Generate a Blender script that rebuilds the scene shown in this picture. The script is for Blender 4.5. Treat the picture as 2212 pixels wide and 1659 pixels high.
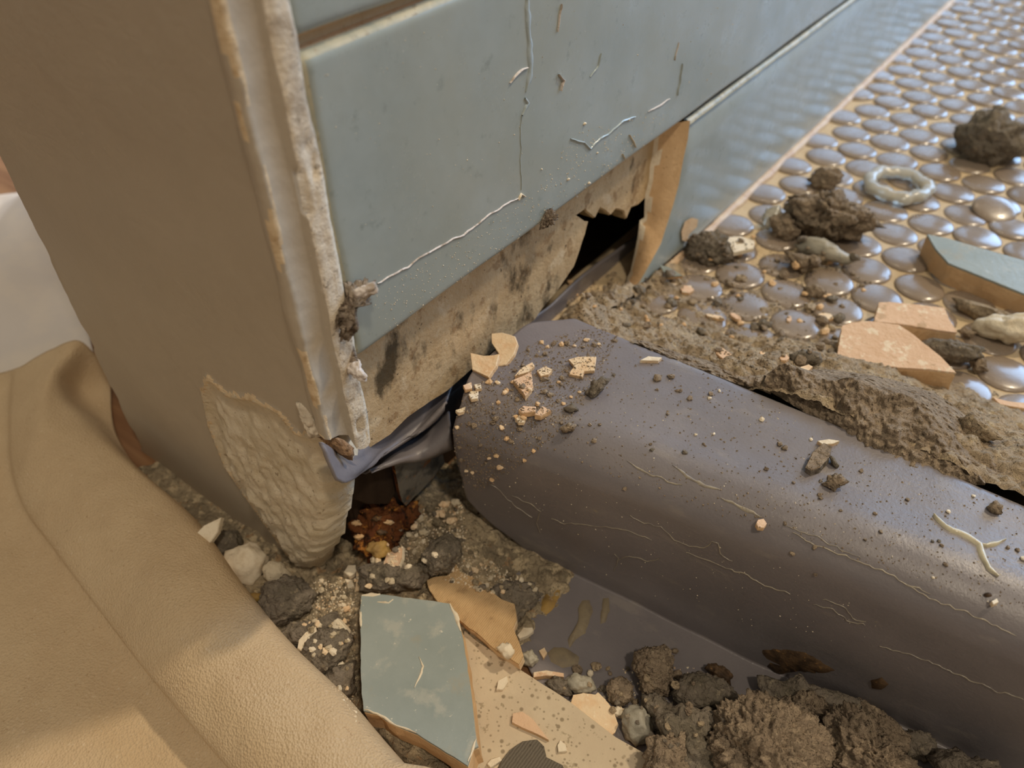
import bpy, bmesh, math, random
from mathutils import Vector, Matrix, noise
from mathutils.bvhtree import BVHTree
from mathutils.geometry import tessellate_polygon

for o in list(bpy.data.objects): bpy.data.objects.remove(o)
SC = bpy.context.scene
COL = SC.collection
RND = random.Random(7)

# ------------------------------------------------------------------ camera
W, H, F = 2212.0, 1659.0, 1709.29
CAM = Vector((0.12419, 0.0, 0.2))
RX = Vector((0.7986339, 0.40035714, -0.44933068))    # rows: world axes seen in camera axes
RY = Vector((0.60174263, -0.54297334, 0.58573523))
RZ = Vector((-0.0094713, -0.73816943, -0.67454888))
RIGHT = Vector((RX[0], RY[0], RZ[0])); DOWN = Vector((RX[1], RY[1], RZ[1])); FWD = Vector((RX[2], RY[2], RZ[2]))
cd = bpy.data.cameras.new('camera'); cam = bpy.data.objects.new('camera', cd); COL.objects.link(cam)
cam.matrix_world = Matrix(((RIGHT.x, -DOWN.x, -FWD.x, CAM.x), (RIGHT.y, -DOWN.y, -FWD.y, CAM.y),
                           (RIGHT.z, -DOWN.z, -FWD.z, CAM.z), (0, 0, 0, 1)))
cd.sensor_fit = 'HORIZONTAL'; cd.sensor_width = 36.0; cd.lens = F / W * 36.0
cd.clip_start = 0.005; cd.clip_end = 50
cd.dof.use_dof = True; cd.dof.focus_distance = 0.225; cd.dof.aperture_fstop = 13.0
SC.camera = cam

# ------------------------------------------------------------------ light
SC.view_settings.view_transform = 'Standard'; SC.view_settings.look = 'None'
SC.view_settings.gamma = 1.0; SC.view_settings.use_curve_mapping = False
SC.view_settings.exposure = 0.1
world = bpy.data.worlds.new('room_ambience'); SC.world = world; world.use_nodes = True
bg = world.node_tree.nodes['Background']
bg.inputs[0].default_value = (1.0, 0.88, 0.70, 1); bg.inputs[1].default_value = 0.27

def lamp(name, kind, loc, target, energy, color, size=None, sizey=None, angle=None):
    l = bpy.data.lights.new(name, kind); l.energy = energy; l.color = color
    if kind == 'AREA':
        l.shape = 'RECTANGLE'; l.size = size; l.size_y = sizey
    else:
        l.shadow_soft_size = size
    if angle: l.spot_size = math.radians(angle); l.spot_blend = 0.4
    o = bpy.data.objects.new(name, l); COL.objects.link(o); o.location = loc
    o.rotation_euler = (Vector(target) - Vector(loc)).to_track_quat('-Z', 'Y').to_euler()
    return o
# every light stands outside the picture: a ceiling lamp beyond the shower (casts the wall-end shadow on the cloth), a wall lamp of the
# bathroom (glint on the curb edge), the window mirrored blue in the mosaic, and the lamp of the hall that lights the white sheet
lamp('ceiling_lamp_offscreen', 'POINT', (0.80, 1.50, 2.35), (0, 0.1, 0), 116, (1.0, 0.835, 0.60), size=0.08)
lamp('wall_lamp_offscreen', 'POINT', (1.0, -0.31, 2.05), (0.1, 0.1, 0), 50, (1.0, 0.865, 0.67), size=0.08)
lamp('window_far_offscreen', 'AREA', (0.72, 2.3, 0.92), (0.1, 0.4, 0), 38, (0.38, 0.63, 1.0), size=1.15, sizey=1.15)
lamp('hall_lamp_offscreen', 'SPOT', (-1.35, 2.0, 2.2), (-0.74, 0.66, -0.03), 520, (0.95, 0.95, 0.97), size=0.08, angle=22)

# ------------------------------------------------------------------ geometry helpers
def ray(px, py):
    a, b = (px - W / 2) / F, (py - H / 2) / F
    return (RIGHT * a + DOWN * b + FWD).normalized()
def hit(px, py, axis, val):
    d = ray(px, py); return CAM + d * ((val - CAM[axis]) / d[axis])
def hitp(px, py, pt, n):
    d = ray(px, py); return CAM + d * ((pt - CAM).dot(n) / d.dot(n))
def project(p):
    q = Vector(p) - CAM; z = q.dot(FWD)
    return q.dot(RIGHT) / z * F + W / 2, q.dot(DOWN) / z * F + H / 2
SURF = []
def add_surf(verts, faces): SURF.append(BVHTree.FromPolygons([tuple(v) for v in verts], faces))
LUMPS = []          # lumps of rubble, which small chips may lie on
def cast(px, py, default_z=-0.034, lumps=False):
    d = ray(px, py); best = None
    for t in (SURF + LUMPS if lumps else SURF):
        r = t.ray_cast(CAM, d)
        if r[0] is not None and (best is None or r[3] < best[2]): best = (r[0], r[1], r[3])
    if best is None:
        p = hit(px, py, 2, default_z); return p, Vector((0, 0, 1))
    n = best[1]
    if n.dot(d) > 0: n = -n
    return best[0], n
def smooth(a, b, t):
    t = max(0.0, min(1.0, (t - a) / (b - a))); return t * t * (3 - 2 * t)
def lerp(a, b, t): return a + (b - a) * t
def pl(pts, x):          # piecewise linear
    if x <= pts[0][0]: return pts[0][1]
    for (x0, y0), (x1, y1) in zip(pts, pts[1:]):
        if x <= x1: return y0 + (y1 - y0) * (x - x0) / (x1 - x0)
    return pts[-1][1]
def fbm(p, octaves=4, H_=0.9): return noise.fractal(p, H_, 2.1, octaves)

def mesh_obj(name, verts, faces, mats, parent=None, idx=None, shade=True, origin=None):
    verts = [Vector(v) for v in verts]
    if origin is None:
        xs = [v.x for v in verts]; ys = [v.y for v in verts]; zs = [v.z for v in verts]
        origin = Vector(((min(xs) + max(xs)) / 2, (min(ys) + max(ys)) / 2, min(zs)))
    me = bpy.data.meshes.new(name)
    me.from_pydata([tuple(v - origin) for v in verts], [], faces)
    if not isinstance(mats, (list, tuple)): mats = [mats]
    for m in mats: me.materials.append(m)
    if idx: me.polygons.foreach_set('material_index', idx)
    me.polygons.foreach_set('use_smooth', [shade] * len(me.polygons))
    me.update()
    o = bpy.data.objects.new(name, me); COL.objects.link(o)
    o.location = origin
    if parent:
        o.parent = parent; o.location = origin - world_loc(parent)
    return o
def world_loc(o):
    l = Vector(o.location)
    while o.parent: o = o.parent; l += Vector(o.location)
    return l
def tag(o, label, cat, group=None):
    o['label'] = label; o['category'] = cat
    if group: o['group'] = group
    return o
def empty(name, loc):
    o = bpy.data.objects.new(name, None); COL.objects.link(o); o.location = loc; o.empty_display_size = 0.01; return o
def struct(o, label=None):
    o['kind'] = 'structure'
    if label: o['label'] = label
    return o
def fix_normals(o):
    bm = bmesh.new(); bm.from_mesh(o.data); bmesh.ops.recalc_face_normals(bm, faces=bm.faces); bm.to_mesh(o.data); bm.free()
def grid(nu, nv, fn):
    vs = [fn(i / (nu - 1), j / (nv - 1)) for i in range(nu) for j in range(nv)]
    fs = [(i * nv + j, (i + 1) * nv + j, (i + 1) * nv + j + 1, i * nv + j + 1) for i in range(nu - 1) for j in range(nv - 1)]
    return vs, fs
def cull(vs, fs, keep):
    """drop the faces of a heightfield that lie inside or below what carries it"""
    fs = [f for f in fs if keep(sum((Vector(vs[i]) for i in f), Vector()) / len(f), max(vs[i][2] for i in f))]
    used = sorted({i for f in fs for i in f}); m = {k: n for n, k in enumerate(used)}
    return [vs[i] for i in used], [tuple(m[i] for i in f) for f in fs]
def catmull(pts, t):
    n = len(pts) - 1; x = min(max(t, 0), 1) * n; i = min(int(x), n - 1); u = x - i
    p1, p2 = pts[i], pts[i + 1]; p0 = pts[i - 1] if i else p1 * 2 - p2; p3 = pts[i + 2] if i + 2 <= n else p2 * 2 - p1
    return 0.5 * ((2 * p1) + (p2 - p0) * u + (2 * p0 - 5 * p1 + 4 * p2 - p3) * u * u + (3 * p1 - p0 - 3 * p2 + p3) * u ** 3)
def rough_poly(pts, step, amp, seed):
    """subdivide a closed 3D outline and jitter it in its own plane direction"""
    out = []; n = len(pts); c = sum(pts, Vector()) / n
    for i in range(n):
        a, b = pts[i], pts[(i + 1) % n]; k = max(1, int((b - a).length / step))
        for j in range(k):
            p = a.lerp(b, j / k); q = p * (1 / (step * 1.7)) + Vector((seed, seed * 2.3, 0))
            d = (p - c); d = d.normalized() if d.length > 1e-9 else d
            out.append(p + d * amp * (noise.noise(q) + 0.6 * noise.noise(q * 2.7)))
    return out

# ------------------------------------------------------------------ materials
def s2l(c): return tuple(((v / 255) / 12.92 if v / 255 <= 0.04045 else ((v / 255 + 0.055) / 1.055) ** 2.4) for v in c) + (1.0,)
def mat(name, base, rough=0.8, layers=(), bumps=(), spec=0.3, coat=0.0, coat_rough=0.1, trans=0.0, sss=0.0, metallic=0.0, rough_noise=None):
    """layers: (kind, scale, lo, hi, colour, amount[, stretch]); bumps: (kind, scale, strength, distance)"""
    m = bpy.data.materials.new(name); m.use_nodes = True; nt = m.node_tree; N = nt.nodes; L = nt.links
    b = N['Principled BSDF']; tc = N.new('ShaderNodeTexCoord')
    geo = N.new('ShaderNodeNewGeometry')
    def tex(kind, scale, stretch=None):
        src = geo.outputs['Position']
        if stretch:
            mp = N.new('ShaderNodeMapping'); mp.inputs['Scale'].default_value = stretch; L.new(src, mp.inputs[0]); src = mp.outputs[0]
        if kind == 'noise':
            t = N.new('ShaderNodeTexNoise'); t.inputs['Scale'].default_value = scale; t.inputs['Detail'].default_value = 5; t.inputs['Roughness'].default_value = 0.62
            L.new(src, t.inputs['Vector']); return t.outputs['Fac']
        if kind == 'voro':
            t = N.new('ShaderNodeTexVoronoi'); t.inputs['Scale'].default_value = scale; t.inputs['Randomness'].default_value = 1.0
            L.new(src, t.inputs['Vector']); return t.outputs['Distance']
        if kind == 'wave':
            t = N.new('ShaderNodeTexWave'); t.inputs['Scale'].default_value = scale; t.inputs['Distortion'].default_value = 2.0; t.inputs['Detail'].default_value = 3; t.inputs['Detail Scale'].default_value = 2
            L.new(src, t.inputs['Vector']); return t.outputs['Fac']
    rgb = N.new('ShaderNodeRGB'); rgb.outputs[0].default_value = s2l(base); cur = rgb.outputs[0]
    for ly in layers:
        kind, scale, lo, hi, colr, amt = ly[:6]
        t = tex(kind, scale, ly[6] if len(ly) > 6 else None)
        mr = N.new('ShaderNodeMapRange'); mr.inputs['From Min'].default_value = lo; mr.inputs['From Max'].default_value = hi
        mr.inputs['To Min'].default_value = 0; mr.inputs['To Max'].default_value = amt; L.new(t, mr.inputs['Value'])
        mx = N.new('ShaderNodeMix'); mx.data_type = 'RGBA'; L.new(mr.outputs[0], mx.inputs['Factor'])
        L.new(cur, mx.inputs[6]); mx.inputs[7].default_value = s2l(colr); cur = mx.outputs[2]
    L.new(cur, b.inputs['Base Color'])
    b.inputs['Roughness'].default_value = rough
    if rough_noise:
        sc, lo, hi = rough_noise; t = tex('noise', sc); mr = N.new('ShaderNodeMapRange')
        mr.inputs['From Min'].default_value = 0.3; mr.inputs['From Max'].default_value = 0.7; mr.inputs['To Min'].default_value = lo; mr.inputs['To Max'].default_value = hi
        L.new(t, mr.inputs['Value']); L.new(mr.outputs[0], b.inputs['Roughness'])
    prev = None
    for kind, scale, st, dist in bumps:
        t = tex('voro' if kind == 'nub' else kind, scale); bp = N.new('ShaderNodeBump'); bp.invert = kind == 'nub'; bp.inputs['Strength'].default_value = st; bp.inputs['Distance'].default_value = dist
        L.new(t, bp.inputs['Height'])
        if prev: L.new(prev, bp.inputs['Normal'])
        prev = bp.outputs[0]
    if prev: L.new(prev, b.inputs['Normal'])
    b.inputs['Specular IOR Level'].default_value = spec; b.inputs['Coat Weight'].default_value = coat; b.inputs['Coat Roughness'].default_value = coat_rough
    b.inputs['Transmission Weight'].default_value = trans; b.inputs['Metallic'].default_value = metallic
    if sss: b.inputs['Subsurface Weight'].default_value = sss; b.inputs['Subsurface Radius'].default_value = (0.004, 0.003, 0.002)
    return m

M = {}
M['paint'] = mat('painted_plaster', (182, 169, 150), 0.42, [('noise', 30, 0.35, 0.7, (170, 158, 141), 0.6), ('noise', 700, 0.66, 0.74, (215, 200, 180), 0.5)], [('noise', 60, 0.25, 0.002), ('noise', 900, 0.15, 0.0003)], spec=0.4)
M['paint_edge'] = mat('chipped_paint_edge', (222, 208, 186), 0.5, [('noise', 120, 0.5, 0.62, (170, 152, 130), 0.6), ('noise', 400, 0.6, 0.66, (120, 104, 86), 0.6)], [('noise', 260, 0.6, 0.0012), ('noise', 900, 0.4, 0.0005)], spec=0.4)
M['bead_band'] = M['paint']
M['plaster'] = mat('raw_white_plaster', (214, 200, 176), 0.9, [('noise', 90, 0.4, 0.7, (190, 174, 146), 0.9), ('noise', 500, 0.63, 0.68, (120, 96, 68), 0.6)], [('noise', 200, 0.45, 0.0015), ('noise', 900, 0.4, 0.0006)], spec=0.15)
M['plaster_ridge'] = mat('plaster_ridge', (215, 192, 158), 0.8, [('noise', 300, 0.5, 0.7, (180, 150, 112), 0.8)], [('noise', 500, 0.6, 0.001)], spec=0.2)
M['drywall_core'] = mat('crumbled_gypsum', (160, 128, 98), 0.95, [('noise', 300, 0.45, 0.6, (110, 84, 60), 0.8)], [('noise', 500, 0.9, 0.002)])
M['glaze'] = mat('grey_green_glaze', (164, 173, 171), 0.22, [('noise', 38, 0.35, 0.7, (148, 158, 156), 0.9), ('noise', 12, 0.42, 0.62, (157, 160, 148), 0.6), ('noise', 160, 0.60, 0.72, (118, 128, 123), 0.5), ('noise', 700, 0.69, 0.73, (225, 222, 210), 0.55)], [('noise', 18, 0.2, 0.002), ('noise', 90, 0.06, 0.0006)], spec=0.5, coat=0.25, coat_rough=0.12, rough_noise=(60, 0.22, 0.45))
M['glaze_edge'] = mat('thin_pale_glaze_edge', (190, 182, 156), 0.5, [('noise', 90, 0.4, 0.6, (156, 158, 142), 0.9), ('noise', 400, 0.55, 0.65, (140, 122, 96), 0.6)], [('noise', 200, 0.2, 0.0006)], spec=0.5)
M['glaze_blue'] = mat('pale_blue_glaze', (164, 173, 171), 0.28, [('noise', 38, 0.35, 0.7, (148, 158, 156), 0.9), ('noise', 110, 0.56, 0.66, (206, 202, 188), 0.35), ('noise', 50, 0.58, 0.66, (176, 160, 132), 0.35), ('noise', 600, 0.66, 0.72, (232, 226, 210), 0.8)], [('noise', 70, 0.2, 0.001), ('noise', 600, 0.2, 0.0004)], spec=0.45)
M['clay'] = mat('fired_clay_body', (226, 192, 150), 0.85, [('noise', 90, 0.35, 0.7, (212, 174, 130), 0.9), ('noise', 700, 0.62, 0.7, (176, 138, 98), 0.6)], [('noise', 300, 0.5, 0.0009), ('noise', 1100, 0.5, 0.0004)])
M['clay_pink'] = mat('salmon_clay_body', (228, 194, 162), 0.85, [('noise', 80, 0.35, 0.7, (218, 180, 146), 0.8), ('noise', 170, 0.57, 0.62, (240, 222, 194), 0.8), ('noise', 130, 0.60, 0.66, (184, 154, 120), 0.7)], [('noise', 300, 0.6, 0.0012), ('noise', 1000, 0.5, 0.0004)])
M['clay_back'] = mat('ribbed_tile_back', (205, 172, 128), 0.85, [('noise', 120, 0.4, 0.7, (182, 148, 106), 0.8), ('noise', 240, 0.58, 0.7, (150, 122, 88), 0.5)], [('noise', 350, 0.5, 0.0009), ('wave', 500, 0.25, 0.0006)])
M['cream'] = mat('cream_flake', (236, 212, 178), 0.75, [('noise', 160, 0.45, 0.65, (228, 190, 148), 0.9), ('noise', 500, 0.6, 0.7, (246, 230, 204), 0.8)], [('noise', 500, 0.5, 0.0008)])
M['white_chip'] = mat('white_plaster_chip', (236, 222, 198), 0.8, [('noise', 300, 0.5, 0.7, (210, 190, 160), 0.7)], [('noise', 500, 0.5, 0.0008)])
M['mortar'] = mat('grey_tan_mortar', (168, 149, 127), 0.95, [('noise', 130, 0.38, 0.66, (146, 129, 110), 0.9), ('noise', 420, 0.52, 0.64, (194, 173, 147), 0.7), ('noise', 800, 0.62, 0.68, (100, 86, 66), 0.7)], [('nub', 620, 0.8, 0.0014), ('noise', 420, 1.0, 0.0018), ('noise', 1500, 0.8, 0.0008)], spec=0.15)
M['mortar_dark'] = mat('dark_grey_mortar', (140, 129, 116), 0.95, [('noise', 110, 0.38, 0.66, (116, 107, 92), 0.9), ('noise', 500, 0.58, 0.66, (174, 160, 136), 0.7)], [('nub', 700, 0.6, 0.0010), ('noise', 420, 0.9, 0.0015), ('noise', 1400, 0.7, 0.0007)], spec=0.15)
M['mortar_sand'] = mat('sandy_mortar_bed', (188, 167, 139), 0.95, [('noise', 60, 0.4, 0.65, (162, 144, 121), 0.9), ('noise', 260, 0.54, 0.66, (206, 184, 148), 0.7), ('noise', 500, 0.62, 0.68, (120, 104, 80), 0.7)], [('nub', 560, 0.8, 0.0014), ('noise', 300, 1.0, 0.002), ('noise', 1300, 0.8, 0.0009)], spec=0.15)
M['grit'] = mat('pale_grit_and_dust', (184, 166, 138), 0.95, [('noise', 70, 0.44, 0.56, (146, 132, 110), 0.95), ('noise', 260, 0.53, 0.6, (216, 196, 162), 0.85), ('noise', 200, 0.60, 0.64, (186, 150, 112), 0.7), ('noise', 900, 0.6, 0.68, (84, 72, 56), 0.6)], [('nub', 520, 0.8, 0.0014), ('noise', 330, 1.0, 0.002), ('noise', 1200, 0.8, 0.0009)], spec=0.15)
M['liner'] = mat('dark_grey_pvc_liner', (121, 115, 117), 0.33, [('noise', 26, 0.42, 0.7, (134, 127, 128), 0.8), ('noise', 55, 0.58, 0.68, (156, 147, 138), 0.35, (1.0, 2.2, 2.2)), ('noise', 1300, 0.70, 0.74, (176, 162, 138), 0.7), ('noise', 300, 0.70, 0.76, (168, 152, 126), 0.45)], [('noise', 40, 0.18, 0.002), ('noise', 1200, 0.35, 0.00030)], spec=0.5, rough_noise=(45, 0.25, 0.42))
M['adhesive'] = mat('dried_clear_adhesive', (160, 150, 132), 0.3, [('noise', 300, 0.4, 0.6, (128, 119, 110), 0.9)], [('noise', 600, 0.4, 0.0005)], spec=0.5)
M['adhesive_pale'] = mat('pale_dried_adhesive', (205, 196, 170), 0.22, [('noise', 300, 0.4, 0.6, (186, 176, 150), 0.8)], [('noise', 500, 0.3, 0.0005)], spec=0.6)
M['stain_yellow'] = mat('yellow_glue_smear', (176, 142, 80), 0.6, [('noise', 200, 0.4, 0.65, (140, 112, 70), 0.8)], [('noise', 500, 0.4, 0.0005)])
M['stain_tan'] = mat('tan_dried_smear', (146, 132, 108), 0.6, [('noise', 200, 0.4, 0.65, (124, 112, 96), 0.9)], [('noise', 500, 0.4, 0.0005)])
M['rust'] = mat('rust', (108, 64, 32), 0.9, [('noise', 120, 0.4, 0.6, (86, 44, 18), 0.95), ('noise', 220, 0.56, 0.62, (190, 128, 56), 0.7), ('noise', 400, 0.56, 0.62, (44, 28, 16), 0.9)], [('noise', 300, 1.0, 0.002)])
M['rust_smear'] = mat('brown_rust_smear', (100, 78, 56), 0.7, [('noise', 260, 0.45, 0.6, (62, 48, 36), 0.9), ('noise', 500, 0.6, 0.66, (150, 112, 66), 0.8)], [('noise', 500, 0.6, 0.0008)])
M['board'] = mat('mould_stained_backer_board', (202, 176, 138), 0.85, [('noise', 40, 0.42, 0.62, (184, 156, 118), 0.9), ('noise', 150, 0.56, 0.64, (150, 118, 82), 0.7), ('noise', 90, 0.60, 0.70, (220, 200, 168), 0.7), ('noise', 48, 0.545, 0.64, (74, 62, 44), 0.9, (1.0, 1.3, 0.8)), ('noise', 520, 0.66, 0.7, (66, 52, 36), 0.8)], [('noise', 160, 0.5, 0.0012), ('noise', 800, 0.5, 0.0005)], spec=0.15)
M['board_edge'] = mat('broken_board_edge', (198, 172, 128), 0.95, [('noise', 300, 0.45, 0.6, (150, 122, 82), 0.8)], [('noise', 500, 1.0, 0.0015)])
M['wood_dark'] = mat('wet_stained_wood', (58, 44, 32), 0.8, [('noise', 120, 0.4, 0.6, (44, 30, 18), 0.9, (1, 1, 0.2))], [('noise', 300, 0.5, 0.001)])
M['plate'] = mat('corroded_grey_plate', (120, 114, 104), 0.6, [('noise', 150, 0.45, 0.6, (70, 68, 64), 0.9), ('noise', 220, 0.6, 0.66, (150, 96, 48), 0.7)], [('noise', 400, 0.5, 0.0008)])
M['canvas'] = mat('canvas_drop_cloth', (208, 184, 150), 0.95, [('noise', 45, 0.35, 0.7, (196, 170, 136), 0.7), ('noise', 1000, 0.62, 0.72, (162, 130, 96), 0.7), ('noise', 800, 0.6, 0.7, (222, 202, 174), 0.6)], [('voro', 1400, 0.6, 0.0005), ('noise', 1500, 0.5, 0.0003)], spec=0.1)
M['sheet'] = mat('white_cotton_sheet', (226, 216, 204), 0.95, [('noise', 20, 0.4, 0.6, (205, 200, 200), 0.6)], [('noise', 40, 0.2, 0.002)], spec=0.1)
M['penny'] = mat('taupe_glazed_penny_tile', (146, 130, 114), 0.16, [('noise', 60, 0.35, 0.7, (130, 115, 101), 0.9), ('noise', 500, 0.68, 0.74, (104, 88, 72), 0.7)], [('noise', 70, 0.12, 0.0012)], spec=0.5, coat=0.2, coat_rough=0.1, rough_noise=(90, 0.16, 0.34))
M['grout'] = mat('sand_coloured_grout', (206, 184, 150), 0.8, [('noise', 80, 0.4, 0.7, (188, 164, 128), 0.8), ('noise', 500, 0.64, 0.7, (150, 126, 94), 0.6)], [('noise', 500, 0.5, 0.0008)])
M['stone'] = mat('grey_green_stone', (150, 145, 132), 0.5, [('noise', 90, 0.4, 0.6, (178, 170, 152), 0.8), ('noise', 60, 0.55, 0.65, (104, 106, 102), 0.8)], [('noise', 200, 0.6, 0.001)], spec=0.5)
M['quartz'] = mat('white_quartz_chunk', (226, 214, 190), 0.4, [('noise', 200, 0.45, 0.65, (200, 182, 150), 0.8)], [('noise', 200, 0.7, 0.0015)], spec=0.5)
M['silicone'] = mat('clear_cured_silicone', (226, 220, 204), 0.2, [], [('noise', 150, 0.4, 0.001)], spec=0.5, trans=0.55)
M['caulk'] = mat('translucent_caulk_smear', (168, 178, 178), 0.2, [('noise', 200, 0.4, 0.6, (150, 160, 160), 0.7)], [('noise', 300, 0.3, 0.0006)], spec=0.6)
M['caulk_white'] = mat('grey_white_caulk_lump', (214, 204, 196), 0.6, [('noise', 200, 0.5, 0.62, (150, 132, 112), 0.8)], [('noise', 400, 0.6, 0.001)])
M['fuzz'] = mat('grey_dusty_grout_crumble', (168, 152, 134), 0.95, [('noise', 300, 0.45, 0.6, (112, 96, 80), 0.9)], [('noise', 600, 1.0, 0.002)])
M['board_white'] = mat('speckled_cream_board', (204, 186, 160), 0.75, [('noise', 60, 0.45, 0.65, (214, 197, 170), 0.8), ('voro', 330, 0.26, 0.14, (128, 112, 88), 0.75), ('voro', 560, 0.24, 0.14, (140, 124, 100), 0.7), ('noise', 190, 0.62, 0.66, (138, 122, 94), 0.6)], [('noise', 500, 0.4, 0.0006)])
M['felt'] = mat('grey_coarse_felt', (116, 108, 96), 0.95, [('wave', 380, 0.4, 0.7, (96, 88, 78), 0.7), ('noise', 700, 0.64, 0.7, (60, 52, 44), 0.8)], [('wave', 380, 0.4, 0.0006), ('noise', 900, 0.5, 0.0006)])
M['subfloor'] = mat('brown_wood_floor', (150, 112, 78), 0.6, [('noise', 30, 0.4, 0.6, (120, 84, 56), 0.9, (0.3, 3, 1))], [('noise', 200, 0.2, 0.0005)])
M['speck'] = mat('pale_grit_speck', (224, 210, 186), 0.8, [('noise', 300, 0.5, 0.6, (186, 166, 134), 0.8)], [])

# ------------------------------------------------------------------ generic builders
def prism(name, top, n, thick, mats, parent=None, inset=0.0, seed=0, top_bump=0.0, origin=None):
    """slab: outline `top` (3D list) pushed along -n by thick; mats[0]=top, mats[1]=side/bottom"""
    k = len(top); n = n.normalized(); c = sum(top, Vector()) / k
    mid = [p - n * thick * 0.5 + (p - c).normalized() * (thick * 0.12 * noise.noise(p * 900 + Vector((seed, 0, 0)))) for p in top]
    bot = [p - n * thick - (p - c) * inset for p in top]
    lip = [p - (p - c).normalized() * min(thick * 0.10, 0.0006) + n * 0.0 for p in top]
    top2 = [p - n * min(thick * 0.12, 0.0006) for p in top]
    verts = lip + top2 + mid + bot
    faces = []; idx = []
    tri = tessellate_polygon([[Vector(p) for p in lip]])
    for t in tri: faces.append(tuple(t)); idx.append(0)
    for ring in range(3):
        a, b = ring * k, (ring + 1) * k
        for i in range(k):
            j = (i + 1) % k; faces.append((a + i, a + j, b + j, b + i)); idx.append(0 if ring == 0 else 1)
    for t in tri: faces.append((3 * k + t[2], 3 * k + t[1], 3 * k + t[0])); idx.append(1)
    o = mesh_obj(name, verts, faces, mats, parent, idx, shade=False, origin=origin)
    fix_normals(o); return o

def shard(name, outline, thick, mats, label, cat, group=None, tilt=(0, 0), lift=None, z=None, step=None, amp=None, seed=None, inset=0.0, parts=True, normal=None):
    """broken flat piece: px outline of its upper face, lying on whatever is below it"""
    seed = seed if seed is not None else RND.random() * 50
    cx = sum(p[0] for p in outline) / len(outline); cy = sum(p[1] for p in outline) / len(outline)
    if z is None: p0, n0 = cast(cx, cy, lumps=True)
    else: p0, n0 = hit(cx, cy, 2, z), Vector((0, 0, 1))
    n = normal or Vector((tilt[0], tilt[1], 1)).normalized()
    p0 = p0 + n * (thick if lift is None else lift)
    top = [hitp(x, y, p0, n) for x, y in outline]
    size = max((a - b).length for a in top for b in top); add_surf(top, [tuple(range(len(top)))])
    top = rough_poly(top, step or size / 26, amp if amp is not None else size * 0.006, seed)
    c = sum(top, Vector()) / len(top)
    if parts:
        root = empty(name, c - n * thick); tag(root, label, cat, group)
        g = 0.0009 if thick > 0.003 else thick * 0.3
        prism('face', top, n, g, [mats[0], mats[0]], root, 0, seed)
        prism('body', [p - n * g for p in top], n, thick - g, [mats[1], mats[1]], root, inset, seed + 3)
        return root
    o = prism(name, top, n, thick, mats, None, inset, seed); tag(o, label, cat, group); return o

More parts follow.
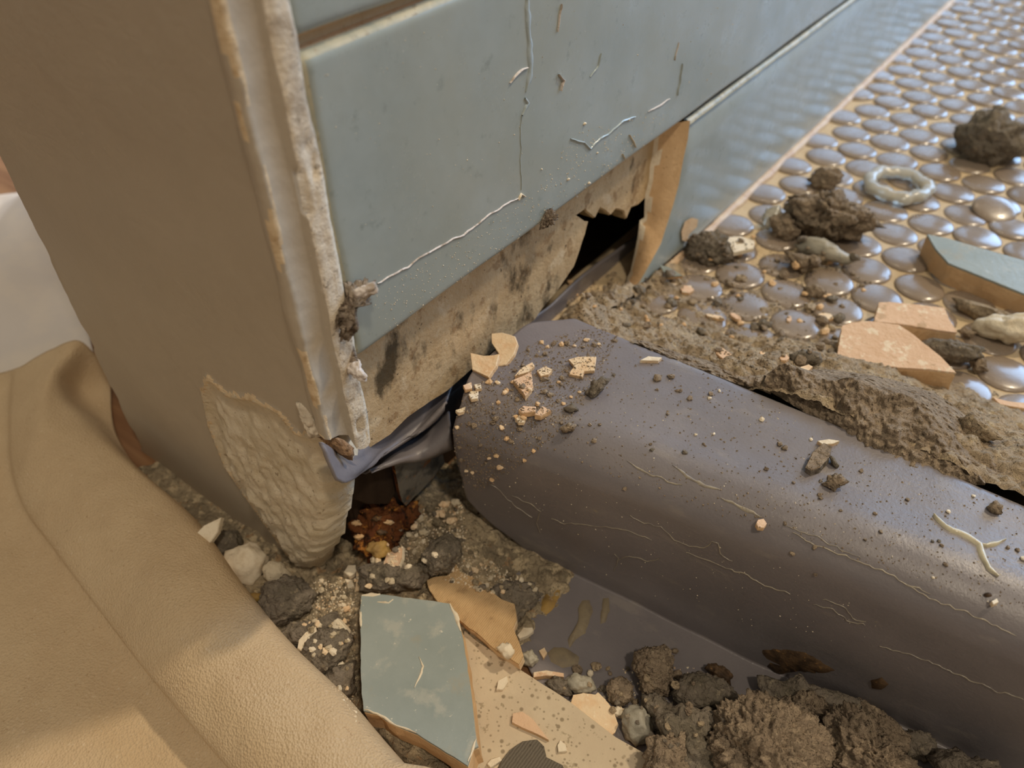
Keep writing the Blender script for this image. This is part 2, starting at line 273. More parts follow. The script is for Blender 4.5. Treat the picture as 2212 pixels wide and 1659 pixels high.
_ico = {}
def ico(sub):
    if sub not in _ico:
        bm = bmesh.new(); bmesh.ops.create_icosphere(bm, subdivisions=sub, radius=1)
        _ico[sub] = ([v.co.copy() for v in bm.verts], [tuple(v.index for v in f.verts) for f in bm.faces]); bm.free()
    return _ico[sub]
def clump(name, outline, material, label=None, cat=None, group=None, depth=0.75, sub=4, rough=0.16, freq=2.2, seed=None, raise_=0.75, parent=None, dist_pt=None, angular=0.0, fine=0.05, nub=0.0, on_lumps=False):
    """lump of rubble whose outline from here is `outline` (px), with its own depth, resting on what is below it"""
    seed = seed if seed is not None else RND.random() * 90
    xs = [p[0] for p in outline]; ys = [p[1] for p in outline]
    cx, cy = (min(xs) + max(xs)) / 2, (min(ys) + max(ys)) / 2
    if len(outline) == 2:   # a box given by two corners
        a, b = (max(xs) - min(xs)) / 2, (max(ys) - min(ys)) / 2; k = 14
        outline = [(cx + a * math.cos(i * 2 * math.pi / k) * (1 + 0.12 * noise.noise(Vector((i * 1.3, seed, 0)))), cy + b * math.sin(i * 2 * math.pi / k) * (1 + 0.12 * noise.noise(Vector((i * 1.3, seed, 5))))) for i in range(k)]
    pg = [(x - cx, y - cy) for x, y in outline]
    def radius(th):
        dx, dy = math.cos(th), math.sin(th); best = 0
        for i in range(len(pg)):
            (x1, y1), (x2, y2) = pg[i], pg[(i + 1) % len(pg)]
            ex, ey = x2 - x1, y2 - y1; den = dx * ey - dy * ex
            if abs(den) < 1e-9: continue
            t = (x1 * ey - y1 * ex) / den; u = (x1 * dy - y1 * dx) / den
            if t > 0 and -1e-6 <= u <= 1 + 1e-6: best = max(best, t)
        return best
    tab = [radius(i * 2 * math.pi / 96) for i in range(96)]
    p, n = (dist_pt, None) if dist_pt else cast(cx, cy, lumps=on_lumps)
    d = ray(cx, cy); rpx = (max(xs) - min(xs) + max(ys) - min(ys)) / 4
    dz = (p - CAM).dot(FWD); r = rpx * dz / F
    if n is not None and n.z > 0.6: raise_ *= max(1.0, min(2.3, 0.72 / max(0.1, -d.z)))
    c = p - d * (r * raise_); dz = (c - CAM).dot(FWD); sc = dz / F
    right = (RIGHT - d * RIGHT.dot(d)).normalized(); down = d.cross(right).normalized()
    if down.dot(DOWN) < 0: down = -down
    vs, fs = ico(sub); out = []; rd = rpx * sc * depth; R_ = rpx * sc
    for v in vs:
        th = math.atan2(v.y, v.x) % (2 * math.pi); f_ = th / (2 * math.pi) * 96; i = int(f_) % 96; R = lerp(tab[i], tab[(i + 1) % 96], f_ - int(f_)) * sc
        q = Vector((v.x, v.y, v.z)) * freq + Vector((seed, seed * 1.7, seed * 0.3))
        k = 1 + rough * (noise.fractal(q, 0.8, 2.2, 4) - 0.1)
        if angular:
            cell = noise.cell(q * 0.9); k += angular * 0.5 * (noise.voronoi(q * 0.8)[0][0] - 0.4)
        g = fine * noise.fractal(q * 5.5, 0.6, 2.1, 3) if fine else 0
        k += g
        if nub: k += nub * (0.45 - noise.voronoi(q * 3.1)[0][0])
        rr = math.hypot(v.x, v.y)
        out.append(c + (right * v.x + down * v.y) * R * k + d * (v.z * rd * k))
    o = mesh_obj(name, out, fs, material, parent)
    if not parent: LUMPS.append(BVHTree.FromPolygons([tuple(v) for v in out], fs))
    if label: tag(o, label, cat, group)
    return o

def ribbon(name, pts, width, height, material, parent, surf_cast=True, jitter=0.0, step=7, lift=0.0, taper=True):
    """thin raised line laid on the surface under the px polyline"""
    path = []
    for (x0, y0), (x1, y1) in zip(pts, pts[1:]):
        k = max(1, int(math.hypot(x1 - x0, y1 - y0) / step))
        for i in range(k): path.append((lerp(x0, x1, i / k), lerp(y0, y1, i / k)))
    path.append(pts[-1]); P = []
    for i, (x, y) in enumerate(path):
        j = Vector((i * 0.45, x * 0.01, y * 0.01))
        p, n = cast(x + jitter * noise.noise(j), y + jitter * noise.noise(j + Vector((9, 3, 0))))
        P.append((p, n))
    verts = []; faces = []; m = len(P)
    for i, (p, n) in enumerate(P):
        t = (P[min(i + 1, m - 1)][0] - P[max(i - 1, 0)][0])
        if t.length < 1e-9: t = Vector((1, 0, 0))
        s = n.cross(t).normalized()
        w = width * (0.75 + 0.5 * noise.noise(Vector((i * 0.35, 4.2, pts[0][0]))))
        if taper: w *= min(1, 0.25 + min(i, m - 1 - i) / 4)
        for a, h in ((-1, -0.2), (-0.55, 0.8), (0.1, 1.0), (0.6, 0.7), (1, -0.2)): verts.append(p + s * (a * w / 2) + n * (h * height + lift))
    for i in range(m - 1):
        for j in range(4): faces.append((i * 5 + j, i * 5 + j + 1, (i + 1) * 5 + j + 1, (i + 1) * 5 + j))
    return mesh_obj(name, verts, faces, material, parent)

# ================================================================== SETTING
FZ = -0.036          # bathroom floor level; the shower mosaic is z = 0
JY = 0.083           # painted end face of the partition wall
TW = 0.009           # wall tile thickness
TY0 = 0.0972         # first tile edge
# --- bathroom floor
v, f = [(-1.2, -0.9, FZ), (1.0, -0.9, FZ), (1.0, 1.3, FZ), (-1.2, 1.3, FZ)], [(0, 1, 2, 3)]
floor_o = struct(mesh_obj('floor', v + [(a, b, FZ - 0.02) for a, b, c in v], [(0, 1, 2, 3), (7, 6, 5, 4), (0, 4, 5, 1), (1, 5, 6, 2), (2, 6, 7, 3), (3, 7, 4, 0)], M['subfloor'], shade=False))
add_surf(v, f)

# --- partition wall: hollow body (back panel, far side, added caps that block light)
def box(name, x0, x1, y0, y1, z0, z1, m, parent=None, bevel=0.0, shade=False):
    vs = [(x0, y0, z0), (x1, y0, z0), (x1, y1, z0), (x0, y1, z0), (x0, y0, z1), (x1, y0, z1), (x1, y1, z1), (x0, y1, z1)]
    fs = [(3, 2, 1, 0), (4, 5, 6, 7), (0, 1, 5, 4), (1, 2, 6, 5), (2, 3, 7, 6), (3, 0, 4, 7)]
    o = mesh_obj(name, vs, fs, m, parent, shade=shade)
    if bevel:
        bm = bmesh.new(); bm.from_mesh(o.data); bmesh.ops.bevel(bm, geom=list(bm.edges), offset=bevel, segments=3, affect='EDGES'); bm.to_mesh(o.data); bm.free()
    return o
WTOP = 0.62; WEND = 1.15
# the end face, a grid with worn left corner, rough torn patch and rounded right edge
redge = [(-0.037, hit(690, 1252, 1, JY).x), (hit(705, 1243, 1, JY).z, hit(705, 1243, 1, JY).x), (hit(738, 1195, 1, JY).z, hit(738, 1195, 1, JY).x), (hit(752, 1130, 1, JY).z, hit(752, 1130, 1, JY).x),
         (hit(748, 1070, 1, JY).z, hit(748, 1070, 1, JY).x), (hit(715, 1000, 1, JY).z, hit(715, 1000, 1, JY).x - 0.001), (hit(690, 940, 1, JY).z, hit(690, 940, 1, JY).x), (0.075, -0.0015), (0.7, -0.0015)]
redge = sorted(redge)
patch_px = [(450, 812), (438, 850), (452, 920), (488, 1008), (535, 1078), (588, 1150), (640, 1222), (672, 1256), (720, 1252), (770, 1180), (780, 1080), (745, 1010), (700, 950), (640, 930), (600, 885), (545, 858), (490, 850)]
patch = [(hit(x, y, 1, JY).x, hit(x, y, 1, JY).z) for x, y in patch_px]
def poly_dist(px, pz, poly):
    ins = False; best = 1e9; n = len(poly)
    for i in range(n):
        x1, y1 = poly[i]; x2, y2 = poly[(i + 1) % n]
        if (y1 > pz) != (y2 > pz) and px < (x2 - x1) * (pz - y1) / (y2 - y1) + x1: ins = not ins
        dx, dy = x2 - x1, y2 - y1; t = max(0, min(1, ((px - x1) * dx + (pz - y1) * dy) / (dx * dx + dy * dy + 1e-12)))
        best = min(best, math.hypot(px - x1 - t * dx, pz - y1 - t * dy))
    return best if ins else -best
def face_pt(x, z):
    d = poly_dist(x, z, patch); y = JY
    y += 0.0006 * noise.noise(Vector((x * 30, 3, z * 30)))
    if d > -0.002:
        edge = math.exp(-((d - 0.0004) / 0.0009) ** 2)
        y -= 0.0010 * edge * (0.1 + 0.9 * smooth(0.060, 0.045, z))
        k = smooth(0, 0.006, d)
        low = smooth(0.06, 0.0, z)
        y += k * 0.0010 - k * low * (0.0045 * smooth(0.0, 0.014, d)) + k * (0.0004 + 0.0009 * low) * fbm(Vector(((x + z * .4) * 260, 0, (z - x * .4) * 150)), 4)
    return y, d
NZ, NXg = 250, 130
vs = []; fs = []; ix = []
zs = [FZ - 0.001 + (0.13 - FZ) * (i / 199) for i in range(200)] + [0.13 + (WTOP - 0.13) * ((i + 1) / 50) for i in range(50)]
XL = -0.1315
for z in zs:
    xr = pl(redge, z) - 0.0042 * smooth(0.058, 0.045, z) - 0.0055 * smooth(0.046, 0.036, z) + (0.0006 * noise.noise(Vector((0, 0, z * 400))) if z < 0.06 else 0)
    chip = 0.0022 * smooth(0.0, 0.35, noise.noise(Vector((7.7, 0, z * 55)))) + 0.0005 * noise.noise(Vector((1, 0, z * 300)))
    xl = XL + chip
    for c in range(6):      # left return: rounded corner
        a = c / 6 * math.pi / 2
        vs.append((xl + 0.002 - 0.002 * math.cos(math.pi / 2 - a) if False else xl + 0.002 * (1 - math.cos(a)) * 1.0, JY + 0.002 * (1 - math.sin(a)) + (0.03 if c == 0 else 0), z))
    for c in range(NXg):
        x = xl + 0.0021 + (xr - xl - 0.0021) * c / (NXg - 1)
        y, d = face_pt(x, z)
        vs.append((x, y, z))
    y, d = face_pt(xr, z); rr = 0.007 if z < 0.055 else 0.001
    for c in range(1, 7):     # right return
        a = c / 6 * math.pi / 2
        bump = 0.0008 * fbm(Vector((c * 0.6, 5, z * 200)), 3) if z < 0.055 else 0
        vs.append((xr + rr * math.sin(a) * 0.6 + bump, y + rr * (1 - math.cos(a)) * 1.3 + 0.0005, z))
    vs.append((xr + rr * 0.3 - 0.006, y + rr * 1.3 + 0.010, z))
ncol = 6 + NXg + 7
for i in range(len(zs) - 1):
    for c in range(ncol - 1):
        a = i * ncol + c; fs.append((a, a + 1, a + 1 + ncol, a + ncol))
        cx = (vs[a][0] + vs[a + 1][0]) / 2; d = poly_dist(cx, zs[i], patch)
        jag = 0.0012 * noise.noise(Vector((cx * 300, 0, zs[i] * 300)))
        ix.append(1 if (d + jag > 0.0006 and zs[i] < 0.075) or (c >= 6 + NXg - 1 and zs[i] < 0.05) else (2 if -0.0006 < d + jag <= 0.0006 and zs[i] < 0.07 else 0))
wall = struct(mesh_obj('wall_left', vs, fs, [M['paint'], M['plaster'], M['plaster_ridge']], None, ix, origin=Vector((-0.065, JY, FZ))), 'painted end of a shower partition wall with torn plaster at its foot')
add_surf(vs, fs)
box('side_panel', XL, XL + 0.012, JY + 0.003, WEND, FZ, WTOP, M['paint'], wall)
box('top_light_block', XL, -0.004, JY + 0.003, WEND, WTOP - 0.004, WTOP, M['paint'], wall)  # added lid out of view, stops light leaking into the hollow wall
box('end_light_block', XL, 0.0, WEND - 0.01, WEND, FZ, WTOP, M['paint'], wall)  # added unseen closure, keeps light out at the far end
box('stud', -0.045, -0.0215, 0.100, 0.125, FZ, 0.5, M['wood_dark'], wall, 0.001)
box('bottom_plate', -0.115, -0.025, 0.128, 1.1, FZ, -0.002, M['wood_dark'], wall, 0.001)

# --- backer board behind the tiles, its foot torn away
bx = -TW
bot_px = [(752, 1000), (778, 985), (800, 968), (842, 940), (880, 902), (925, 872), (962, 848), (1000, 815), (1040, 780), (1085, 742), (1125, 715), (1152, 695), (1170, 668), (1195, 640), (1215, 612), (1238, 580), (1250, 545), (1262, 508), (1268, 482), (1242, 468), (1262, 455), (1284, 472), (1296, 448), (1318, 466), (1330, 452), (1346, 458), (1352, 474), (1362, 450), (1378, 444), (1398, 425), (1410, 395), (1440, 380)]
bp = [hit(x, y, 0, bx) for x, y in bot_px]
outline = [Vector((bx, 0.089, 0.16)), Vector((bx, 0.089, 0.03))] + bp + [Vector((bx, 0.5, bp[-1].z)), Vector((bx, 0.5, 0.16))]
outline = rough_poly(outline, 0.0022, 0.0007, 3.1)
board = prism('backer_board', outline, Vector((1, 0, 0)), 0.010, [M['board'], M['board_edge']], wall, 0, 2)
add_surf([(bx, 0.089, 0.03), (bx, 0.3, 0.025), (bx, 0.3, 0.16), (bx, 0.089, 0.16)], [(0, 1, 2, 3)])
box('upper_board', bx - 0.010, bx - 0.0005, 0.089, 1.14, 0.158, WTOP - 0.004, M['board'], wall)
box('rear_board', bx - 0.010, bx - 0.0005, 0.499, 1.14, -0.002, 0.16, M['board'], wall)

# --- wall tiles (glaze skin over clay body)
def wall_tile(y0, y1, z0, z1, proud=0.0):
    ny, nz = 60, 18; r = 0.0026
    def fn(i, j):
        def edge(t, a, b):      # denser sampling at the rounded border
            t2 = t; return a + (b - a) * t2
        u, w = i, j; yy = lerp(y0, y1, u); zz = lerp(z0, z1, w); return yy, zz
    us = [0, .0006, .0013, .002, .0028] ; ys = [y0 + a for a in us] + [lerp(y0 + .004, y1 - .004, k / 46) for k in range(47)] + [y1 - a for a in reversed(us)]
    zz_ = [z0 + a for a in us] + [lerp(z0 + .004, z1 - .004, k / 14) for k in range(15)] + [z1 - a for a in reversed(us)]
    vs = []
    for y in ys:
        for z in zz_:
            dy = max(0, r - min(y - y0, y1 - y)); dz = max(0, r - min(z - z0, z1 - z)); q = min(r, math.hypot(dy, dz))
            vs.append((proud - (r - math.sqrt(max(0, r * r - q * q))) + 0.00035 * noise.noise(Vector((y * 28, z * 28, z0))), y + 0.0004 * noise.noise(Vector((z * 60, y0, 1))) * (1 if y < y0 + .01 else 0), z + 0.0005 * noise.noise(Vector((y * 25, z0 * 40, 2)))))
    n = len(zz_); fs = []; ix = []
    for i in range(len(ys) - 1):
        for j in range(n - 1):
            fs.append((i * n + j, (i + 1) * n + j, (i + 1) * n + j + 1, i * n + j + 1)); ix.append(1 if (j >= n - 3 or i < 2) else 0)
    t = mesh_obj('tile', [(a[0] - 0.0004, a[1], a[2]) for a in [(-TW, y0, z0), (-TW, y1, z0), (-TW, y1, z1), (-TW, y0, z1), (-.0022, y0, z0), (-.0022, y1, z0), (-.0022, y1, z1), (-.0022, y0, z1)]],
                 [(0, 1, 2, 3), (7, 6, 5, 4), (0, 4, 5, 1), (1, 5, 6, 2), (2, 6, 7, 3), (3, 7, 4, 0)], M['clay'], wall, shade=False)
    g = mesh_obj('glaze', vs, fs, [M['glaze'], M['glaze_edge']], t, ix)
    add_surf(vs, fs); return t
Z1, Z2 = 0.0672, 0.0690
tile_mid = wall_tile(TY0, 0.622, Z2, 0.1452)
tile_up = wall_tile(TY0 - 0.001, 0.622, 0.1476, 0.2240)
tile_up['label'] = 'wall tile of the upper row'
wall_tile(0.625, 1.13, Z2, 0.1452); wall_tile(0.625, 1.13, 0.1476, 0.2240)
for zz in (0.2270, 0.3030, 0.379, 0.455, 0.531):
    wall_tile(TY0, 0.622, zz, zz + 0.074); wall_tile(0.625, 1.13, zz, zz + 0.074)
wall_tile(0.79, 1.13, 0.0012, Z1)
mesh_obj('grout', [(-.0045, TY0 + .002, 0.10), (-.0045, 1.13, 0.10), (-.0045, 1.13, WTOP - .01), (-.0045, TY0 + .002, WTOP - .01)], [(0, 1, 2, 3)], M['grout'], wall)
mesh_obj('grout', [(-.0045, 0.29, -0.001), (-.0045, 1.13, -0.001), (-.0045, 1.13, 0.10), (-.0045, 0.29, 0.10)], [(0, 1, 2, 3)], M['grout'], wall)
# the broken bottom tile: glaze edge and deeper clay edge are different breaks
fr = [hit(x, y, 0, 0) for x, y in [(1491, 258), (1486, 300), (1476, 345), (1466, 400), (1455, 440), (1444, 475), (1436, 500), (1428, 525), (1416, 548), (1404, 570), (1392, 592), (1376, 616)]]
bk = [hit(x, y, 0, -TW) for x, y in [(1412, 312), (1410, 330), (1404, 360), (1402, 390), (1394, 420), (1392, 452), (1392, 470), (1382, 476), (1378, 510), (1370, 550), (1362, 585), (1353, 606)]]
fr[0].z = Z1; bk[0].z = Z1; fr[-1].z = 0.0045; bk[-1].z = 0.0008
Y1 = 0.787
vs = []; fs = []; ix = []
for k, (a, b) in enumerate(zip(fr, bk)):       # broken face strip, 7 steps deep
    for j in range(8):
        t = j / 7; p = a.lerp(b, t) + Vector((0, -0.002 * math.sin(t * math.pi) * (0.4 + 0.6 * noise.noise(Vector((k, j * .5, 1)))), 0))
        p.x = lerp(0.0, -TW, t); vs.append(p)
for k in range(len(fr) - 1):
    for j in range(7): fs.append((k * 8 + j, k * 8 + j + 1, (k + 1) * 8 + j + 1, (k + 1) * 8 + j)); ix.append(1 if j == 6 or (j == 5 and k % 3 == 1) else 0)
btile = mesh_obj('tile', vs, fs, [M['clay'], M['white_chip']], wall, ix); btile['label'] = 'broken bottom-row wall tile with a raw clay edge'
vs = []; fs = []; ix = []
ncol = 50
for k in range(len(fr)):
    zt = lerp(Z1, 0.0008, k / (len(fr) - 1))
    # rows follow the broken edge from top to bottom
for k in range(len(fr)):
    for j in range(ncol):
        t = (j / (ncol - 1)) ** 1.4; y = lerp(fr[k].y, Y1, t); z = lerp(fr[k].z, lerp(Z1, 0.0012, k / (len(fr) - 1)), min(1, t * 6))
        dz = min(Z1 - z, 1); q = max(0, 0.0024 - dz); x = -(0.0024 - math.sqrt(max(0, 0.0024 ** 2 - q * q)))
        vs.append((x + 0.0003 * noise.noise(Vector((y * 28, z * 28, 0))) - (0.0003 if j == 0 else 0), y, z + 0.0003 * noise.noise(Vector((y * 22, 3, 2)))))
rows = len(fr)
for k in range(rows - 1):
    for j in range(ncol - 1): fs.append((k * ncol + j, (k + 1) * ncol + j, (k + 1) * ncol + j + 1, k * ncol + j + 1)); ix.append(0)
# rounded pale top lip
base = len(vs)
for j in range(ncol):
    t = (j / (ncol - 1)) ** 1.4; y = lerp(fr[0].y, Y1, t); w = 0.0003 * noise.noise(Vector((y * 22, 3, 2)))
    for a in range(5):
        an = a / 4 * math.pi / 2; vs.append((-0.0020 + 0.0020 * math.cos(an) + 0.0001 + 0.0003 * noise.noise(Vector((y * 130, a, 5))), y, Z1 - 0.0016 + 0.0018 * math.sin(an) + w + 0.0003 * noise.noise(Vector((y * 160, 1, a)))))
for j in range(ncol - 1):
    for a in range(4): fs.append((base + j * 5 + a, base + (j + 1) * 5 + a, base + (j + 1) * 5 + a + 1, base + j * 5 + a + 1)); ix.append(1)
g = mesh_obj('glaze', vs, fs, [M['glaze'], M['glaze_edge']], btile, ix); add_surf(vs, fs)
mesh_obj('glaze_chip', [hit(x, y, 0, 0.0006) for x, y in [(1474, 520), (1472, 500), (1480, 478), (1494, 470), (1508, 474), (1506, 490), (1490, 505), (1484, 522)]], [tuple(range(8))], M['clay'], btile)['label'] = 'small chip of bare clay in the glaze'

# --- corner strip between painted end and tiles
sec = [(-0.0030, .0824), (-.0012, .0818), (.0002, .0820), (.0008, .0830), (.0001, .0841), (0, .0868), (.0002, .0894), (.0006, .0900), (.0011, .0907), (.0013, .0920), (.0013, .0935), (.0012, .0948), (.0012, .0956), (.0006, .0968), (-.003, .0974)]
mids = [0, 3, 3, 0, 1, 1, 1, 1, 2, 2, 2, 2, 2, 2]
bots = [0.056, 0.054, 0.0535, 0.053, 0.0520, 0.051, 0.0485, 0.046, 0.0435, 0.0415, 0.0405, 0.0405, 0.042, 0.046, 0.05]
vs = []; fs = []; ix = []; nz = 190; m = len(sec)
for i in range(nz):
    for k, (x, y) in enumerate(sec):
        z0 = bots[k] + 0.0012 * noise.noise(Vector((k * 1.7, 2, 0)))
        t = i / (nz - 1); z = z0 + (0.17 - z0) * (t / 0.8) if t <= 0.8 else lerp(0.17, WTOP, (t - 0.8) / 0.2)
        wob = 0.0004 * noise.noise(Vector((z * 70, k * 0.25, 1))); chip = 0
        if k >= 8 and k <= 13: chip = -0.0018 * smooth(0.22, 0.34, noise.noise(Vector((z * 60, k * 0.45, 8)))) * smooth(0.15, 0.10, z) + 0.00022 * fbm(Vector((z * 320, k * 1.1, 2)), 3)
        if k <= 4: chip = 0.0007 * smooth(0.095, 0.065, z) * (0.6 + noise.noise(Vector((z * 160, k * .5, 4)))) + 0.0003 * fbm(Vector((z * 260, k, 2)), 3)
        vs.append((x + wob + chip, y + wob * 0.9 + (0.0005 * noise.noise(Vector((z * 40, 7, 3))) if k < 5 else 0), z))
for i in range(nz - 1):
    for k in range(m - 1):
        fs.append((i * m + k, i * m + k + 1, (i + 1) * m + k + 1, (i + 1) * m + k)); ix.append(mids[k] if k not in (1, 2, 3) or noise.noise(Vector((vs[i * m][2] * 60, k * .4, 4))) > -0.05 else (0 if k < 3 else 3))
bead = mesh_obj('corner_bead', vs, fs, [M['paint'], M['bead_band'], M['paint_edge'], M['plaster_ridge']], wall, ix); bead['label'] = 'chipped corner strip with a peeling pale edge'
add_surf(vs, fs)
# loose paint flake on the end face and broken core under the corner strip
def wall_clump(name, outline, material, depth_pt, parent=wall, **k): return clump(name, outline, material, parent=parent, dist_pt=depth_pt, **k)
wall_clump('broken_core', [(655, 915), (668, 935), (700, 950), (740, 985), (760, 992), (768, 965), (740, 945), (700, 925), (670, 890)], M['drywall_core'], hit(712, 945, 1, 0.086), depth=0.5, raise_=0.0, sub=4, rough=0.2, fine=0.1)
wall_clump('paint_curl', [(640, 860), (652, 900), (668, 930), (690, 930), (684, 880), (660, 850)], M['paint_edge'], hit(665, 900, 1, 0.0825), depth=0.35, raise_=0.0, sub=4, rough=0.3)
wall_clump('grout_crumble', [(728, 690), (740, 660), (758, 640), (752, 620), (790, 612), (812, 612), (815, 632), (798, 640), (802, 660), (782, 652), (774, 680), (782, 700), (770, 718), (740, 716)], M['fuzz'], hit(765, 665, 0, 0.003), depth=0.35, raise_=0.0, sub=5, rough=0.5, freq=3, fine=0.2)
wall_clump('grout_crumble', [(755, 628), (780, 618), (808, 608), (816, 618), (812, 634), (790, 640), (770, 640)], M['caulk_white'], hit(786, 624, 0, 0.006), depth=0.4, raise_=0.0, sub=4, rough=0.3)
wall_clump('caulk_lump', [(752, 785), (765, 775), (780, 778), (782, 795), (796, 812), (794, 825), (778, 822), (765, 815), (754, 805)], M['caulk_white'], hit(772, 800, 0, 0.003), depth=0.5, raise_=0.0, sub=4, rough=0.3)
wall_clump('grout_crumble', [(1165, 470), (1180, 450), (1195, 455), (1202, 470), (1190, 485), (1168, 490)], M['fuzz'], hit(1183, 472, 0, 0.001), depth=0.4, raise_=0.0, sub=4, rough=0.6, freq=3, fine=0.25)
wall_clump('caulk_lump', [(738, 680), (760, 690), (764, 740), (775, 778), (752, 775), (744, 720)], M['fuzz'], hit(755, 730, 0, -0.001), depth=0.35, raise_=0.0, sub=4, rough=0.2)

# ------------------------------------------------------------------ shower floor
bed = struct(mesh_obj('floor_shower', [(-0.03, 0.20, -.0012), (0.75, 0.20, -.0012), (0.75, 1.2, -.0012), (-0.03, 1.2, -.0012), (-0.03, 0.20, -.03), (0.75, 0.20, -.03), (0.75, 1.2, -.03), (-0.03, 1.2, -.03)],
        [(0, 1, 2, 3), (7, 6, 5, 4), (0, 4, 5, 1), (1, 5, 6, 2), (2, 6, 7, 3), (3, 7, 4, 0)], M['grout'], shade=False), 'shower floor of round taupe mosaic in sand-coloured grout')
add_surf([(-.03, .19, 0), (.75, .19, 0), (.75, 1.2, 0), (-.03, 1.2, 0)], [(0, 1, 2, 3)])
PR = 0.01062
prof = [(PR, -0.0022), (PR, -0.0010), (PR * 0.95, -0.0005), (PR * 0.8, 0.0), (PR * 0.45, 0.0004)]
def penny_mesh(seed):
    vs = []; fs = []; n = 20
    for r, z in prof:
        for i in range(n):
            a = i * 2 * math.pi / n; vs.append((r * math.cos(a), r * math.sin(a), z))
    vs.append((0, 0, 0.00052))
    for k in range(len(prof) - 1):
        for i in range(n): j = (i + 1) % n; fs.append((k * n + i, k * n + j, (k + 1) * n + j, (k + 1) * n + i))
    k = (len(prof) - 1) * n
    for i in range(n): fs.append((k + i, k + (i + 1) % n, len(vs) - 1))
    return vs, fs
pv, pf = penny_mesh(0)
pm = bpy.data.meshes.new('mosaic_tile'); pm.from_pydata(pv, [], pf); pm.materials.append(M['penny']); pm.polygons.foreach_set('use_smooth', [True] * len(pm.polygons))
cells = []
for r in range(-9, 46):
    for k in range(-8, 34):
        y = 0.3838 + r * 0.0187; x = 0.0832 + k * 0.0217 + (0.01085 if r % 2 else 0)
        if y > 0.5: x -= 0.0050
        if x < -0.003 or x > 0.74 or y < 0.205 or y > 1.19: continue
        px, py = project((x, y, 0)); vis = (-60 < px < W + 120) and (-60 < py < H)
        cells.append(((0 if vis else 1), math.hypot(x - CAM.x, y), x, y))
cells.sort(); rest = []
for i, (vis, dd, x, y) in enumerate(cells):
    x += RND.uniform(-.0006, .0006); y += RND.uniform(-.0006, .0006); tz = RND.uniform(-.0003, .0002)
    if not vis and i < 300:
        o = bpy.data.objects.new('mosaic_tile', pm); COL.objects.link(o); o.parent = bed; o.location = Vector((x, y, tz)) - world_loc(bed)
        o.rotation_euler = (RND.uniform(-.025, .025), RND.uniform(-.025, .025), RND.uniform(0, 6)); s = RND.uniform(.98, 1.005); o.scale = (s, s * RND.uniform(.96, 1.03), 1)
    else: rest.append((x, y))
vs = []; fs = []
for x, y in rest:
    b = len(vs); vs += [(a + x, c + y, d) for a, c, d in pv]; fs += [tuple(i + b for i in q) for q in pf]
o = mesh_obj('mosaic_tiles_beyond', vs, fs, M['penny'], bed); o['kind'] = 'stuff'
# silicone/grout bead where tile meets mosaic
vs, fs = grid(160, 6, lambda u, w: (lambda y: (0.0001 + 0.0030 * math.sin(w * math.pi / 2) * (1 + 0.35 * noise.noise(Vector((y * 90, 0, 0)))), y, 0.0022 * math.cos(w * math.pi / 2) * (1 + 0.3 * noise.noise(Vector((y * 80, 3, 0)))) - 0.0008))(lerp(0.262, 1.1, u)))
mesh_obj('grout', vs, fs, mat('pale_corner_grout', (214, 190, 160), 0.5, [('noise', 120, 0.4, 0.65, (186, 150, 116), 0.8)], [('noise', 300, 0.5, 0.001)], spec=0.4), wall)

# ------------------------------------------------------------------ curb wrapped in liner
CT = 0.032; RR = 0.013
def curb_profile(x):
    yf = 0.1305 + 0.133 * x; yb = 0.1885 + 0.012 * x; P = []
    ya = 0.045
    for k in range(14): P.append((lerp(ya, yf + 0.0035, k / 13), FZ + 0.0016))
    for k in range(1, 6):
        a = k / 6 * math.pi / 2; P.append((yf + 0.0035 + 0.0008 * math.sin(a), FZ + 0.0016 + 0.0008 * (1 - math.cos(a))))
    z0, z1 = FZ + 0.0026, CT - RR
    for k in range(14): t = k / 13; P.append((yf + 0.0043 * (1 - t) ** 2.2 - 0.0022 * math.sin(t ** 0.7 * math.pi / 2), lerp(z0, z1, t)))
    for k in range(1, 12):
        a = k / 12 * math.pi / 2; P.append((yf - 0.0022 + (RR + 0.0022) * (1 - math.cos(a)), CT - RR + RR * math.sin(a)))
    for k in range(22): P.append((lerp(yf + RR, yb - 0.003, k / 21), CT))
    for k in range(1, 5):
        a = k / 4 * math.pi / 2; P.append((yb - 0.003 + 0.003 * math.sin(a), CT - 0.003 * (1 - math.cos(a))))
    for k in range(1, 5): P.append((yb + 0.0005, CT - 0.003 - 0.008 * k))
    return P
NU = 150; prof0 = curb_profile(0); NV = len(prof0)
vs = []; xs_u = [0.0 + 0.5 * (i / (NU - 1)) ** 1.25 for i in range(NU)]
for i, x in enumerate(xs_u):
    for j, (y, z) in enumerate(curb_profile(x)):
        left = 0.0025 + 0.0006 * noise.noise(Vector((y * 300, z * 300, 0)))
        if z < -0.02: left = 0.006 + 0.02 * smooth(-0.02, -0.034, z) + 0.08 * smooth(0.125, 0.06, y)
        if j > 36: left = lerp(left, -0.0022, smooth(36, 46, j)) + (0.012 * smooth(0.172, 0.19, y))
        xx = left + x
        s = 0.0009 * noise.noise(Vector((xx * 14, y * 30, z * 30))) + 0.00035 * noise.noise(Vector((xx * 60, y * 70, z * 70)))
        # soft lengthwise sag along the front edge and slump at the cut end
        sag = 0.0016 * math.exp(-((xx - 0.02) / 0.02) ** 2) * smooth(-0.01, 0.03, z)
        vs.append((xx, y + s * (1 if z < CT - 0.004 else 0.3) - (0.001 * noise.noise(Vector((xx * 9, z * 20, 4))) if z < CT - 0.01 else 0), z + s * 0.9 - sag * 0.3))
fs = [(i * NV + j, (i + 1) * NV + j, (i + 1) * NV + j + 1, i * NV + j + 1) for i in range(NU - 1) for j in range(NV - 1)]
